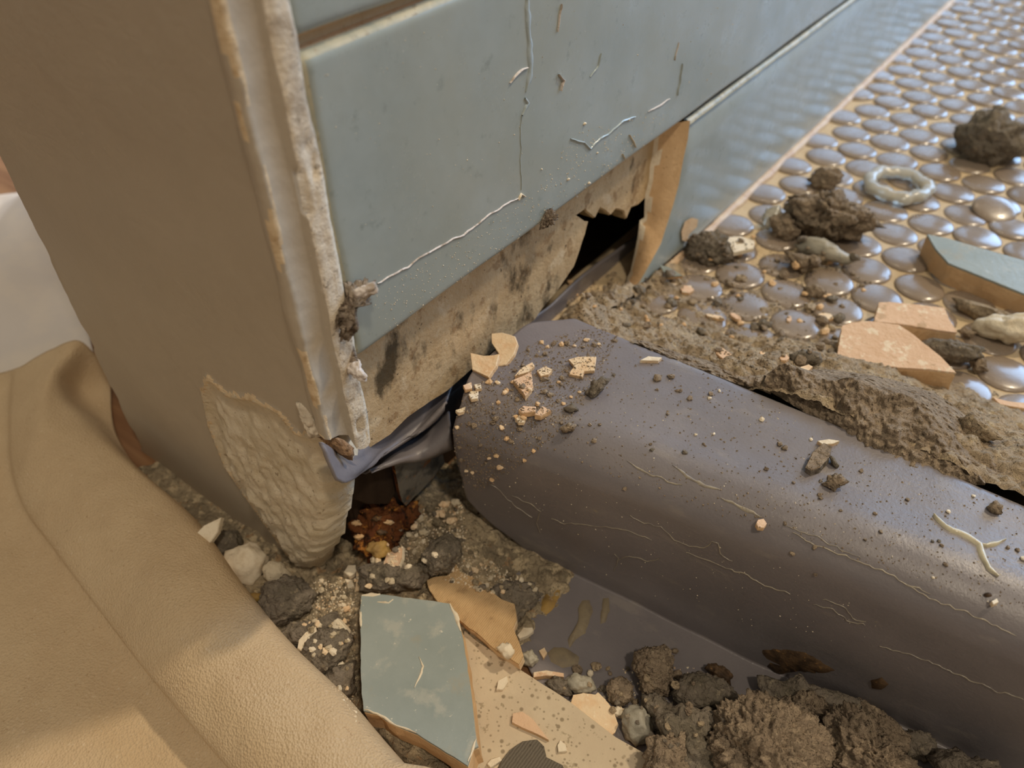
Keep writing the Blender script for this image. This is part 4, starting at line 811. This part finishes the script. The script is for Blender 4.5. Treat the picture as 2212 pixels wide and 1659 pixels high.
# left rubble between wall and cloth
C('mortar_lump', [(562, 1300), (572, 1262), (610, 1245), (650, 1252), (680, 1285), (672, 1315), (630, 1345), (590, 1350), (565, 1330)], 'mortar_dark', 'dark grey mortar chunk with a crack below the torn plaster', sub=5, rough=0.13, angular=.25, raise_=.6)
C('mortar_lump', [(640, 1420), (655, 1385), (690, 1362), (740, 1362), (758, 1385), (745, 1425), (705, 1460), (665, 1462)], 'mortar_dark', 'wedge of dark grey mortar between the cloth and the blue tile piece', sub=5, rough=0.13, angular=.3, raise_=.6)
C('mortar_lump', [(595, 1370), (630, 1345), (680, 1340), (720, 1320), (735, 1345), (690, 1375), (640, 1400), (605, 1395)], 'mortar_dark', 'flat dark mortar piece between the two dark chunks beside the cloth', sub=5, rough=0.16, raise_=.45)
C('mortar_lump', [(690, 1470), (730, 1440), (765, 1430), (768, 1500), (740, 1510), (700, 1495)], 'mortar_dark', 'dark mortar piece under the left edge of the blue tile piece', sub=4, rough=0.2)
C('mortar_lump', [(447, 1165), (470, 1145), (515, 1150), (525, 1175), (490, 1205), (460, 1198)], 'mortar_dark', 'dark mould-blotched lump at the foot of the painted wall', sub=4, rough=0.25)
C('plaster_chunk', [(480, 1222), (490, 1195), (535, 1172), (555, 1180), (578, 1212), (562, 1240), (548, 1262), (520, 1258), (495, 1245)], 'white_chip', 'white angular plaster chunk at the edge of the drop cloth', 'plaster chunk', sub=4, rough=0.10, angular=.4)
C('plaster_chunk', [(565, 1232), (580, 1212), (605, 1212), (630, 1240), (615, 1262), (580, 1258)], 'plaster', 'rounded pinkish plaster lump next to the white plaster chunk', 'plaster chunk', sub=4, rough=0.15)
shard('plaster_flake', [(418, 1158), (440, 1135), (478, 1117), (470, 1150), (448, 1180), (430, 1172)], 0.003, [M['white_chip'], M['white_chip']], 'upright white plaster flake wedged between the cloth and the wall', 'flake', tilt=(.4, -.5), lift=.006, parts=False)
C('mortar_crumb', [(535, 1280), (570, 1300)], 'stain_yellow', 'yellowish crumb between the cloth and the cracked dark chunk', 'crumb', sub=3)
shard('plaster_curl', [(642, 1400), (645, 1382), (660, 1365), (682, 1353), (684, 1364), (668, 1374), (658, 1392), (650, 1405)], 0.002, [M['white_chip'], M['white_chip']], 'curved white plaster curl on dark mortar', 'flake', parts=False, lift=.0034)
shard('plaster_flake', [(706, 1362), (720, 1340), (728, 1335), (750, 1360), (748, 1366)], 0.003, [M['white_chip'], M['white_chip']], 'triangular white flake beside the blue tile piece', 'flake', parts=False, tilt=(0, -.5), lift=.0042)
shard('plaster_flake', [(742, 1235), (752, 1220), (768, 1220), (770, 1235), (755, 1245)], 0.002, [M['white_chip'], M['white_chip']], 'white flake at the tip of the torn plaster', 'flake', parts=False)
shard('plaster_flake', [(745, 1250), (760, 1252), (765, 1265), (752, 1270)], 0.0015, [M['white_chip'], M['white_chip']], 'small white flake below the tip of the torn plaster', 'flake', parts=False)
shard('clay_curl', [(826, 1222), (836, 1196), (868, 1180), (866, 1205), (858, 1226), (840, 1230)], 0.003, [M['clay_pink'], M['white_chip']], 'curled tan flake with a pale rim below the rust', 'flake', lift=.008, tilt=(0, -.5))
C('mortar_lump', [(910, 1200), (930, 1170), (965, 1155), (995, 1168), (998, 1200), (970, 1235), (930, 1240)], 'mortar_dark', 'rounded grey mortar lump near the cut end of the liner', sub=5, rough=0.14)
C('mortar_lump', [(780, 1232), (820, 1215), (880, 1225), (915, 1215), (935, 1235), (900, 1270), (840, 1278), (785, 1275)], 'mortar_dark', 'flat gritty mortar lump behind the blue tile piece', sub=5, rough=0.25, raise_=.45)
# inside the wall opening
C('rust_lump', [(762, 1150), (770, 1100), (800, 1078), (850, 1085), (878, 1110), (870, 1150), (840, 1200), (800, 1212), (775, 1185)], 'rust', 'crumbling orange rust lump in the opening beside the torn plaster', 'rust', sub=5, rough=0.35, fine=.12, depth=.6)
C('rust_lump', [(788, 1185), (805, 1165), (835, 1172), (845, 1195), (815, 1212)], 'stain_yellow', 'bright ochre rust crumb at the foot of the rust lump', 'rust', sub=4, rough=0.3, depth=.45, raise_=0.6, on_lumps=True)
C('rust_lump', [(850, 1120), (880, 1085), (900, 1085), (905, 1115), (880, 1150)], 'rust', 'dark rust flake beside the corroded plate', 'rust', sub=4, rough=0.4)
pp = [hit(x, y, 0, -0.012) for x, y in [(852, 1000), (955, 975), (962, 1000), (930, 1040), (878, 1092), (868, 1085)]]
o = prism('metal_plate', rough_poly(pp, 0.002, 0.0004, 3), Vector((1, -.2, .1)), 0.0022, [M['plate'], M['rust']]); tag(o, 'corroded grey plate corner hanging in the wall opening', 'metal plate')
pp = [hit(x, y, 0, -0.016) for x, y in [(755, 1040), (800, 1010), (850, 1005), (858, 1060), (840, 1090), (790, 1090), (765, 1080)]]
o = prism('wood_block', rough_poly(pp, 0.002, 0.0004, 3), Vector((1, -.2, .1)), 0.006, [M['wood_dark'], M['wood_dark']]); tag(o, 'wet dark wood block behind the rust in the wall opening', 'wood block')
for i, (x, y) in enumerate([(905, 1120), (930, 1100), (960, 1090), (985, 1085), (945, 1130), (975, 1125), (915, 1150), (890, 1160), (950, 1110)]):
    C('plaster_crumb', [(x - 12, y - 8), (x + 12, y + 8)], ['plaster', 'grit', 'cream'][i % 3], 'pale plaster crumb in the gritty pile at the cut end of the liner', 'crumb', 'pale crumbs at the liner end', sub=3, rough=0.5, angular=.6, raise_=.3)
for i, (x, y) in enumerate([(770, 1130), (790, 1105), (815, 1120), (840, 1128), (860, 1102), (825, 1150), (775, 1160)]):
    C('rust_flake', [(x - 11, y - 6), (x + 11, y + 6)], ['clay', 'rust', 'rust_smear'][i % 3], 'small flake caught in the rust lump', 'crumb', 'flakes in the rust', sub=3, rough=0.5, angular=.6, raise_=0.15, on_lumps=True)

# ================================================================== THINGS ON THE MOSAIC AND MORTAR BED
shard('tile_shard', [(2003, 506), (2044, 514), (2120, 536), (2212, 562), (2330, 592), (2330, 672), (2212, 634), (2116, 595), (2049, 568), (2022, 538)], 0.0115, [M['glaze_blue'], M['clay']], 'long pale blue glazed tile strip with clay side lying on the mosaic', 'tile shard', tilt=(0.0, -.10), lift=0.0125, amp=0.0002)
C('tile_chip', [(2018, 545), (2045, 572)], 'clay', 'bare orange clay chip on the corner of the pale blue tile strip', 'flake', sub=3, rough=.2, depth=.4, raise_=.15)
C('mortar_lump', [(2070, 640), (2120, 655), (2212, 690), (2230, 715), (2120, 690), (2080, 668)], 'mortar_sand', 'strip of pale mortar stuck under the blue tile strip', sub=4, rough=.3, depth=.5, raise_=.3)
shard('clay_shard', [(1899, 653), (1922, 652), (1980, 657), (2041, 665), (2049, 686), (2068, 718), (2032, 714), (1955, 701), (1888, 694)], 0.007, [M['clay_pink'], M['clay']], 'smooth salmon clay shard half hidden behind the larger clay shard', 'tile shard', lift=.0075, tilt=(0, -.12))
shard('clay_shard', [(1819, 703), (1841, 696), (1877, 693), (1941, 701), (1969, 719), (2035, 772), (2066, 805), (2010, 798), (1905, 791), (1866, 787), (1844, 790), (1800, 797), (1806, 777)], 0.012, [M['clay_pink'], M['clay']], 'large salmon clay shard with mortar smears leaning on the mortar ridge', 'tile shard', lift=.0115, tilt=(-.05, -.15))
C('quartz_chunk', [(2108, 715), (2112, 690), (2150, 682), (2185, 680), (2212, 676), (2240, 700), (2230, 735), (2180, 742), (2140, 728)], 'quartz', 'whitish rough quartz chunk on the mosaic near the blue tile strip', 'stone', sub=4, rough=.15, angular=.3)
C('mortar_lump', [(1995, 745), (2020, 730), (2060, 735), (2110, 750), (2118, 772), (2070, 785), (2025, 775)], 'mortar_dark', 'flat dark mortar lump beside the large clay shard', sub=5, rough=.2)
C('mortar_lump', [(2095, 775), (2125, 770), (2132, 800), (2105, 808)], 'mortar', 'small mortar lump between flat dark lump and bare mosaic', sub=4, rough=.25)
C('mortar_lump', [(2068, 715), (2085, 705), (2108, 720), (2095, 732)], 'mortar', 'small mortar flake by the quartz chunk', sub=3, rough=.25)
C('mortar_lump', [(2068, 290), (2082, 270), (2108, 250), (2140, 236), (2160, 245), (2172, 262), (2200, 270), (2212, 300), (2215, 325), (2180, 340), (2155, 352), (2120, 360), (2095, 340), (2078, 318)], 'mortar_dark', 'big faceted grey mortar lump sitting alone on the glossy mosaic', sub=5, rough=.18, angular=.5, depth=.9)
C('mortar_lump', [(1700, 470), (1715, 430), (1760, 415), (1810, 418), (1850, 445), (1880, 460), (1895, 490), (1860, 505), (1810, 520), (1765, 510), (1720, 495)], 'mortar', 'wide brown mortar lump in the middle of the pile on the mosaic', sub=5, rough=.28, freq=2.5, fine=.12, depth=.9)
C('mortar_lump', [(1745, 385), (1770, 362), (1805, 365), (1818, 388), (1800, 412), (1762, 410)], 'mortar', 'upper brown mortar lump resting behind the wide lump', sub=4, rough=.28, fine=.1)
C('mortar_lump', [(1662, 470), (1685, 460), (1715, 470), (1728, 500), (1705, 525), (1672, 515)], 'mortar', 'light tan mortar lump beside the wide lump on the mosaic', sub=4, rough=.28, fine=.1)
C('silicone_scrap', [(1646, 470), (1655, 450), (1680, 445), (1690, 460), (1665, 480), (1660, 505), (1650, 500)], 'silicone', 'curl of clear silicone behind the light tan lump', 'silicone', sub=4, rough=.2, depth=.5)
C('stone_chunk', [(1718, 530), (1745, 512), (1780, 515), (1810, 535), (1845, 560), (1825, 570), (1780, 562), (1740, 548)], 'stone', 'flat blue-grey stone in front of the wide mortar lump', 'stone', sub=4, rough=.12, angular=.3, depth=.5)
C('mortar_lump', [(1480, 540), (1495, 510), (1530, 500), (1565, 512), (1578, 545), (1555, 572), (1515, 568), (1490, 560)], 'mortar_dark', 'dark brown mortar lump against the broken wall tile', sub=5, rough=.3, fine=.12)
shard('plaster_flake', [(1568, 512), (1600, 510), (1630, 520), (1628, 536), (1585, 545)], 0.002, [M['white_chip'], M['white_chip']], 'flat white flake between the dark lump and the silicone curl', 'flake', parts=False, lift=.006)
shard('glaze_chip', [(1425, 572), (1445, 577), (1474, 595), (1440, 598)], 0.0022, [M['glaze_blue'], M['clay']], 'small triangular blue glazed chip at the foot of the broken wall tile', 'tile shard', lift=.006, tilt=(0, -.5))
C('mortar_lump', [(1690, 540), (1722, 548), (1760, 555), (1765, 575), (1735, 590), (1712, 570)], 'mortar', 'small tan mortar lump below the blue-grey stone', sub=4, rough=.3)
C('mortar_lump', [(1735, 620), (1760, 612), (1785, 628), (1775, 645), (1745, 645)], 'mortar', 'flat mortar crumb lying across two mosaic discs', sub=4, rough=.2, depth=.5)
C('mortar_lump', [(1628, 700), (1645, 690), (1665, 695), (1664, 708), (1640, 712)], 'mortar_dark', 'dark round mortar crumb in the residue', sub=3, rough=.3)
C('mortar_lump', [(1705, 765), (1735, 755), (1772, 760), (1772, 785), (1730, 790), (1708, 785)], 'mortar_dark', 'block of dark mortar left of the large clay shard', sub=4, rough=.2)
C('mortar_lump', [(2080, 900), (2105, 890), (2150, 930), (2155, 948), (2100, 955), (2075, 940)], 'mortar_sand', 'sandy mortar wedge behind the end of the ridge', sub=4, rough=.2)
shard('clay_splinter', [(2145, 858), (2175, 866), (2212, 870), (2240, 878), (2212, 882), (2160, 873)], 0.0018, [M['clay_pink'], M['clay']], 'long thin salmon splinter on the sandy mortar bed', 'splinter', parts=False)
for i, (x, y, w, h) in enumerate([(1565, 765, 46, 22), (1545, 683, 44, 8), (1590, 683, 30, 10), (1785, 682, 36, 14), (1705, 688, 12, 14), (1650, 765, 22, 10), (1695, 772, 22, 14), (1740, 795, 34, 14), (1485, 624, 30, 18), (1455, 612, 14, 10), (1645, 1130, 24, 22)]):
    a = RND.uniform(-.3, .6) if i else .55
    pts = [(x + math.cos(t) * w / 2 * math.cos(a) - math.sin(t) * h / 2 * math.sin(a), y + math.cos(t) * w / 2 * math.sin(a) + math.sin(t) * h / 2 * math.cos(a)) for t in (0.2, 1.3, 2.4, 3.3, 4.2, 5.3)]
    shard('clay_chip', pts, 0.0014, [M['clay_pink' if i % 2 == 0 else 'cream'], M['clay']], 'thin clay chip scattered over the mortar residue' if i < 10 else 'small cream chip alone on the curb top', 'flake', 'clay chips on the mortar residue' if i < 10 else None, parts=False, seed=i)
# loose mosaic disc and clear silicone ring
o = bpy.data.objects.new('loose_mosaic_tile', pm); COL.objects.link(o); p = hit(2150, 449, 2, .0028); o.location = p; o.scale = (.95, .9, .9); o.rotation_euler = (0.25, 0.12, 0); tag(o, 'loose tilted mosaic disc lying on top of the mosaic', 'mosaic tile')
p = hit(1940, 398, 2, 0.003)
vs, fs = [], []
n1, n2 = 40, 12
for i in range(n1):
    a = i * 2 * math.pi / n1; R1 = 0.0135 * (1 + .18 * noise.noise(Vector((math.cos(a) * 2, math.sin(a) * 2, 3)))); r1 = 0.0032 * (1 + .4 * noise.noise(Vector((math.cos(a) * 3, math.sin(a) * 3, 8))))
    for j in range(n2):
        b = j * 2 * math.pi / n2; vs.append(p + Vector(((R1 + r1 * math.cos(b)) * math.cos(a), (R1 + r1 * 1.4 * math.cos(b)) * math.sin(a), r1 * .9 * math.sin(b))))
for i in range(n1):
    for j in range(n2): fs.append((i * n2 + j, ((i + 1) % n1) * n2 + j, ((i + 1) % n1) * n2 + (j + 1) % n2, i * n2 + (j + 1) % n2))
o = mesh_obj('silicone_ring', vs, fs, M['silicone']); tag(o, 'ring of clear cured silicone lying on the mosaic', 'silicone')

# ================================================================== CHIPS ON THE CURB
def chip(outline, label, m=('cream', 'clay'), t=0.0013, group=None, **k): return shard('flake', outline, t, [M[m[0]], M[m[1]]], label, 'flake', group, parts=False, **k)
chip([(1062, 720), (1085, 718), (1112, 726), (1118, 742), (1110, 765), (1092, 788), (1072, 792), (1066, 768), (1078, 765), (1062, 740)], 'bent cream flake resting on the curb against the backer board', t=.0016, tilt=(-.1, -.4), lift=.0015, z=0.0325)
chip([(1016, 762), (1045, 768), (1078, 766), (1072, 790), (1055, 814), (1035, 805), (1020, 798)], 'wide cream flake beside the bent flake on the curb', t=.0016, tilt=(-.1, -.3), lift=.0015, z=0.0325)
chip([(1228, 776), (1250, 770), (1288, 770), (1284, 800), (1262, 802), (1258, 814), (1228, 808), (1240, 790)], 'square cream flake on top of the curb', tilt=(0, -.15), lift=.002)
chip([(1112, 812), (1125, 795), (1150, 782), (1155, 790), (1140, 803)], 'slender cream flake lying behind the pink triangle on the curb')
chip([(1108, 820), (1148, 803), (1152, 835), (1135, 855)], 'pink triangular clay flake on the curb', ('clay_pink', 'clay'), t=.002)
chip([(1160, 800), (1178, 790), (1194, 798), (1185, 808), (1168, 812)], 'small cream flake on the curb between triangle and square flakes')
chip([(1383, 778), (1400, 769), (1430, 772), (1422, 779)], 'thin pale flake near the back edge of the curb', ('white_chip', 'cream'))
chip([(1120, 885), (1130, 876), (1158, 878), (1156, 888), (1128, 892)], 'rolled orange flake on the curb front', ('clay_pink', 'clay'), t=.002)
chip([(1155, 895), (1172, 876), (1190, 885), (1168, 898)], 'orange flake beside the rolled flake on the curb front', ('clay_pink', 'clay'), t=.002)
chip([(1112, 900), (1125, 892), (1138, 898), (1132, 912), (1120, 912)], 'pale ragged flake below the rolled flake', ('white_chip', 'cream'))
chip([(1000, 832), (1018, 825), (1020, 838), (1005, 842)], 'orange crumb flake among grit at the cut liner corner', ('clay_pink', 'clay'))
chip([(1016, 845), (1034, 842), (1032, 860), (1018, 862), (1012, 852)], 'pale crumb flake among grit at the cut liner corner', ('white_chip', 'cream'))
chip([(1024, 830), (1038, 828), (1040, 838), (1028, 840)], 'small pale flake above the grit at the cut liner corner', ('white_chip', 'cream'))
chip([(984, 886), (1006, 878), (1002, 888), (990, 892)], 'white sliver on the cut liner corner', ('white_chip', 'cream'))
chip([(1740, 1008), (1755, 975), (1780, 955), (1798, 962), (1792, 985), (1772, 1008), (1752, 1016)], 'flat oblong mortar chip on the curb', ('mortar', 'mortar_dark'), t=.003, tilt=(-.1, -.1))
chip([(1766, 952), (1790, 948), (1814, 952), (1800, 958), (1778, 960)], 'pale sliver touching the oblong mortar chip', ('white_chip', 'cream'))
C('mortar_crumb', [(1792, 982), (1800, 985), (1812, 1005), (1806, 1014), (1796, 1000)], 'mortar_dark', 'thin dark crumb beside the oblong mortar chip', 'crumb', sub=3)
C('mortar_crumb', [(1778, 1045), (1795, 1025), (1815, 1024), (1832, 1040), (1815, 1050), (1800, 1062)], 'mortar', 'ragged tan mortar crumb on the curb below the oblong chip', 'crumb', sub=4, rough=.3, depth=.5)
C('mortar_crumb', [(2132, 1095), (2150, 1083), (2166, 1090), (2160, 1112), (2142, 1110)], 'mortar', 'angular brown crumb on the glossy end of the curb', 'crumb', sub=3, rough=.3)
C('mortar_crumb', [(1265, 850), (1280, 825), (1300, 812), (1318, 820), (1300, 845), (1280, 864)], 'mortar_dark', 'grey mortar crumb beside the square flake on the curb', 'crumb', sub=4, rough=.25, depth=.6)
C('mortar_crumb', [(1216, 882), (1236, 870), (1252, 886), (1230, 892)], 'mortar_dark', 'grey pointed crumb in front of the square flake', 'crumb', sub=3, rough=.25)
C('mortar_crumb', [(1208, 925), (1228, 912), (1250, 918), (1238, 932), (1215, 936)], 'mortar', 'tan mortar crumb on the curb front edge', 'crumb', sub=3, rough=.3)
C('mortar_crumb', [(2126, 1280), (2142, 1290)], 'rust_smear', 'brown crumb near the white square chip', 'crumb', sub=3)
chip([(2142, 1298), (2154, 1292), (2158, 1300), (2146, 1306)], 'tiny white square chip at the lit end of the curb', ('white_chip', 'cream'))

# ------------------------------------------------------------------ small crumbs: individuals >= ~10 px, finer dust joined
base_crumbs = []
for s in range(7):
    vs, fs = ico(2); q0 = Vector((s * 9.1, s * 3.3, 0))
    vv = [v * (1 + 0.45 * noise.noise(v * 1.4 + q0) + 0.2 * noise.noise(v * 3.2 + q0)) for v in vs]
    base_crumbs.append(([Vector((v.x, v.y * (0.7 + .06 * s), v.z * 0.6)) for v in vv], fs))
crumb_mesh = {}
def crumb(px, py, size_px, mkey, label, group, name='mortar_crumb'):
    p, n = cast(px, py, lumps=True); r = size_px * (p - CAM).dot(FWD) / F / 2; s = RND.randrange(7)
    if (s, mkey) not in crumb_mesh:
        vs, fs = base_crumbs[s]; me = bpy.data.meshes.new(name); me.from_pydata([tuple(v) for v in vs], [], fs); me.materials.append(M[mkey]); crumb_mesh[(s, mkey)] = me
    o = bpy.data.objects.new(name, crumb_mesh[(s, mkey)]); COL.objects.link(o); o.scale = (r, r, r); o.rotation_euler = (RND.uniform(-.4, .4), RND.uniform(-.4, .4), RND.uniform(0, 6.28)); o.location = p + n * r * 0.35
    tag(o, label, 'crumb', group)
    return o
def inpoly(x, y, poly):
    ins = False
    for i in range(len(poly)):
        x1, y1 = poly[i]; x2, y2 = poly[(i + 1) % len(poly)]
        if (y1 > y) != (y2 > y) and x < (x2 - x1) * (y - y1) / (y2 - y1) + x1: ins = not ins
    return ins
def sample(poly, n, dens=None):
    xs = [p[0] for p in poly]; ys = [p[1] for p in poly]; out = []; tries = 0
    while len(out) < n and tries < n * 60:
        tries += 1; x, y = RND.uniform(min(xs), max(xs)), RND.uniform(min(ys), max(ys))
        if inpoly(x, y, poly) and (dens is None or RND.random() < dens(x, y)): out.append((x, y))
    return out
CURB_CORNER = [(975, 860), (1030, 830), (1060, 815), (1150, 740), (1280, 705), (1340, 720), (1300, 800), (1250, 880), (1200, 940), (1120, 1010), (1040, 1060), (990, 1050), (972, 960)]
CURB_TOP = [(1000, 900), (1290, 720), (1640, 850), (1850, 990), (2120, 1060), (2212, 1090), (2212, 1330), (1750, 1180), (1400, 1060), (1150, 960)]
MOS = [(1180, 680), (1240, 600), (1420, 600), (1560, 520), (1720, 500), (1860, 560), (1900, 640), (1820, 690), (1800, 780), (1640, 800), (1400, 730), (1290, 700)]
FRONT = [(650, 1260), (780, 1240), (900, 1100), (1000, 1090), (1020, 1190), (1160, 1270), (1120, 1300), (920, 1240), (770, 1280), (770, 1560), (660, 1400)]
FRONT2 = [(1130, 1440), (1300, 1440), (1500, 1440), (1600, 1560), (1480, 1659), (1350, 1560), (1230, 1500)]
KIND = {'mortar': ('mortar_crumb', 'tan mortar'), 'mortar_sand': ('mortar_crumb', 'sandy mortar'), 'mortar_dark': ('mortar_crumb', 'dark grey mortar'), 'grit': ('mortar_crumb', 'mottled mortar'), 'white_chip': ('plaster_crumb', 'white plaster'), 'plaster': ('plaster_crumb', 'off-white plaster'), 'cream': ('clay_crumb', 'cream clay'), 'clay': ('clay_crumb', 'orange clay')}
for (poly, n, mats, lo, hi, lab, grp) in [
    (CURB_CORNER, 70, ['mortar', 'mortar', 'mortar', 'cream', 'clay'], 9, 16, 'crumb in the dusty patch at the wall end of the curb', 'crumbs at the wall end of the curb'),
    (CURB_TOP, 40, ['mortar', 'mortar', 'mortar_dark', 'white_chip'], 8, 15, 'crumb sprinkled over the curb top', 'crumbs on the curb top'),
    (MOS, 130, ['mortar', 'mortar_sand', 'mortar_dark', 'mortar', 'clay'], 10, 30, 'crumb lying in the residue on the mosaic', 'crumbs on the mosaic'),
    (FRONT, 120, ['plaster', 'mortar_dark', 'grit', 'cream', 'white_chip', 'plaster'], 9, 19, 'crumb in the grit between wall, cloth and tan shard', 'crumbs on the floor grit'),
    (FRONT2, 45, ['mortar', 'mortar_dark', 'mortar', 'mortar_sand'], 9, 26, 'crumb around the mortar heap on the liner', 'crumbs around the mortar heap')]:
    for x, y in sample(poly, n):
        mk = RND.choice(mats); nm, adj = KIND[mk]
        crumb(x, y, lo + (hi - lo) * RND.random() ** 2.2, mk, adj + ' ' + lab, adj + ' ' + grp, nm)
for x, y, s in [(1535, 852, 13), (1490, 862, 14), (1442, 895, 8), (1830, 870, 16), (1875, 905, 12), (1712, 1195, 12), (1760, 1182, 12), (1770, 1070, 10), (1890, 1110, 10), (1660, 855, 20), (1420, 820, 20), (1450, 815, 16), (1470, 845, 12), (1960, 1080, 10), (1350, 1055, 10), (1762, 1240, 9), (1520, 960, 8), (1405, 960, 8)]:
    crumb(x, y, s, 'mortar', 'tan mortar crumb sprinkled over the curb top', 'tan mortar crumbs on the curb top')
def dust(name, polys, label, mkeys, lo, hi):
    for mk, cnt in mkeys:
        vs = []; fs = []
        for poly, share, dens in polys:
            for x, y in sample(poly, int(cnt * share), dens):
                p, n = cast(x, y); r = (lo + (hi - lo) * RND.random() ** 2) * (p - CAM).dot(FWD) / F / 2
                b = len(vs); rz = RND.uniform(0, 6.28); c, s_ = math.cos(rz), math.sin(rz); a_, b_ = RND.uniform(.6, 1.3), RND.uniform(.5, 1)
                t1 = n.orthogonal().normalized(); t2 = n.cross(t1); t1, t2 = t1 * c + t2 * s_, t2 * c - t1 * s_
                for vx, vy, vz in ((1, 0, 0), (-.4, .8, 0), (-.6, -.7, 0), (.2, -.9, .2), (0.1, 0.1, 0.9)): vs.append(p + t1 * (vx * r * a_) + t2 * (vy * r * b_) + n * (vz * r * .8))
                fs += [(b, b + 1, b + 4), (b + 1, b + 2, b + 4), (b + 2, b + 3, b + 4), (b + 3, b, b + 4)]
        if vs:
            o = mesh_obj(name, vs, fs, M[mk], shade=False); o['kind'] = 'stuff'; tag(o, label, 'dust')
def fade(cx, cy, r): return lambda x, y: math.exp(-((x - cx) ** 2 + (y - cy) ** 2) / (r * r))
CURB_FACE = [(985, 1000), (1150, 1000), (1500, 1150), (1900, 1300), (1900, 1420), (1500, 1320), (1100, 1170), (1000, 1120)]
dust('mortar_dust', [(CURB_CORNER, .72, None), (CURB_TOP, .28, None)], 'fine mortar grains dusted over the curb liner', [('mortar', 4200)], 2.5, 8)
dust('pale_dust', [(CURB_CORNER, .4, None), (CURB_TOP, .4, None), (CURB_FACE, .2, None)], 'fine pale grains dusted over the curb liner', [('speck', 700)], 2, 5)
dust('mortar_dust', [(MOS, 1, None)], 'fine mortar grains among the crumbs on the mosaic', [('mortar_sand', 1500), ('mortar_dark', 500)], 3, 10)
dust('plaster_dust', [(FRONT, .75, None), (FRONT2, .25, fade(1430, 1560, 95))], 'fine pale plaster grains in the floor grit', [('white_chip', 1700), ('cream', 900)], 3, 9)
TILEF = [(800, 640), (1140, 430), (1240, 290), (1460, 220), (1380, 330), (1200, 470), (1000, 610), (830, 740)]
TILEALL = [(660, 150), (860, 40), (1500, 0), (1750, 0), (1480, 250), (1200, 460), (900, 680), (780, 760)]
dust('tile_specks', [(TILEF, .8, None), (TILEALL, .2, None)], 'fine pale specks stuck to the wall tile', [('speck', 900)], 1.8, 5)

# ------------------------------------------------------------------ residue on the wall tile (parts of that tile)
for pts, w, h, m, nm in [([(815, 612), (850, 592), (880, 578), (905, 556), (940, 538), (970, 520), (1000, 508), (1030, 485), (1060, 462), (1090, 442), (1125, 424)], .0007, .0004, 'caulk_white', 'peeled_caulk_line'),
                         ([(1232, 300), (1262, 308), (1275, 322), (1295, 300), (1318, 285), (1345, 262), (1372, 252)], .0010, .0005, 'caulk', 'peeled_caulk_line'), ([(1400, 242), (1425, 228), (1448, 212)], .0011, .0004, 'caulk_white', 'peeled_caulk_line'),
                         ([(1138, -10), (1141, 60), (1146, 120), (1146, 165), (1136, 198)], .0034, .00035, 'caulk', 'caulk_run'), ([(1100, 178), (1112, 165), (1128, 150), (1138, 145)], .0009, .0006, 'caulk_white', 'caulk_run'),
                         ([(1132, 212), (1142, 222), (1128, 248)], .0030, .0004, 'caulk', 'caulk_run'), ([(1212, 8), (1208, 40), (1205, 68)], .0007, .0005, 'caulk_white', 'caulk_run'), ([(1206, 160), (1216, 172), (1210, 195)], .0011, .0008, 'caulk_white', 'caulk_run'),
                         ([(1298, 115), (1292, 140), (1275, 166)], .0010, .0004, 'caulk', 'caulk_run'), ([(1474, 138), (1470, 170), (1464, 205)], .0012, .0005, 'caulk', 'caulk_run'), ([(1466, 92), (1462, 110), (1458, 130)], .0007, .0004, 'caulk_white', 'caulk_run'),
                         ([(1126, 252), (1125, 330), (1126, 410)], .0007, .0002, 'caulk', 'caulk_run'), ([(1118, 432), (1126, 418), (1134, 424)], .0022, .0007, 'white_chip', 'caulk_run'), ([(1360, 290), (1368, 305), (1372, 318)], .0011, .0006, 'white_chip', 'caulk_run'), ([(1345, 330), (1350, 342)], .0009, .0006, 'white_chip', 'caulk_run')]:
    ribbon(nm, pts, w, h, M[m], tile_mid, jitter=2.5)
for x, y, s in [(1262, 267, 10), (1227, 387, 9), (1272, 395, 9), (1358, 258, 9), (1290, 330, 6), (1170, 365, 6), (1310, 385, 5), (1245, 425, 6)]:
    p, n = cast(x, y); r = s * (p - CAM).dot(FWD) / F / 2; vs, fs = base_crumbs[x % 7]; mesh_obj('plaster_spot', [p + v * r for v in vs], fs, M['white_chip'], tile_mid)
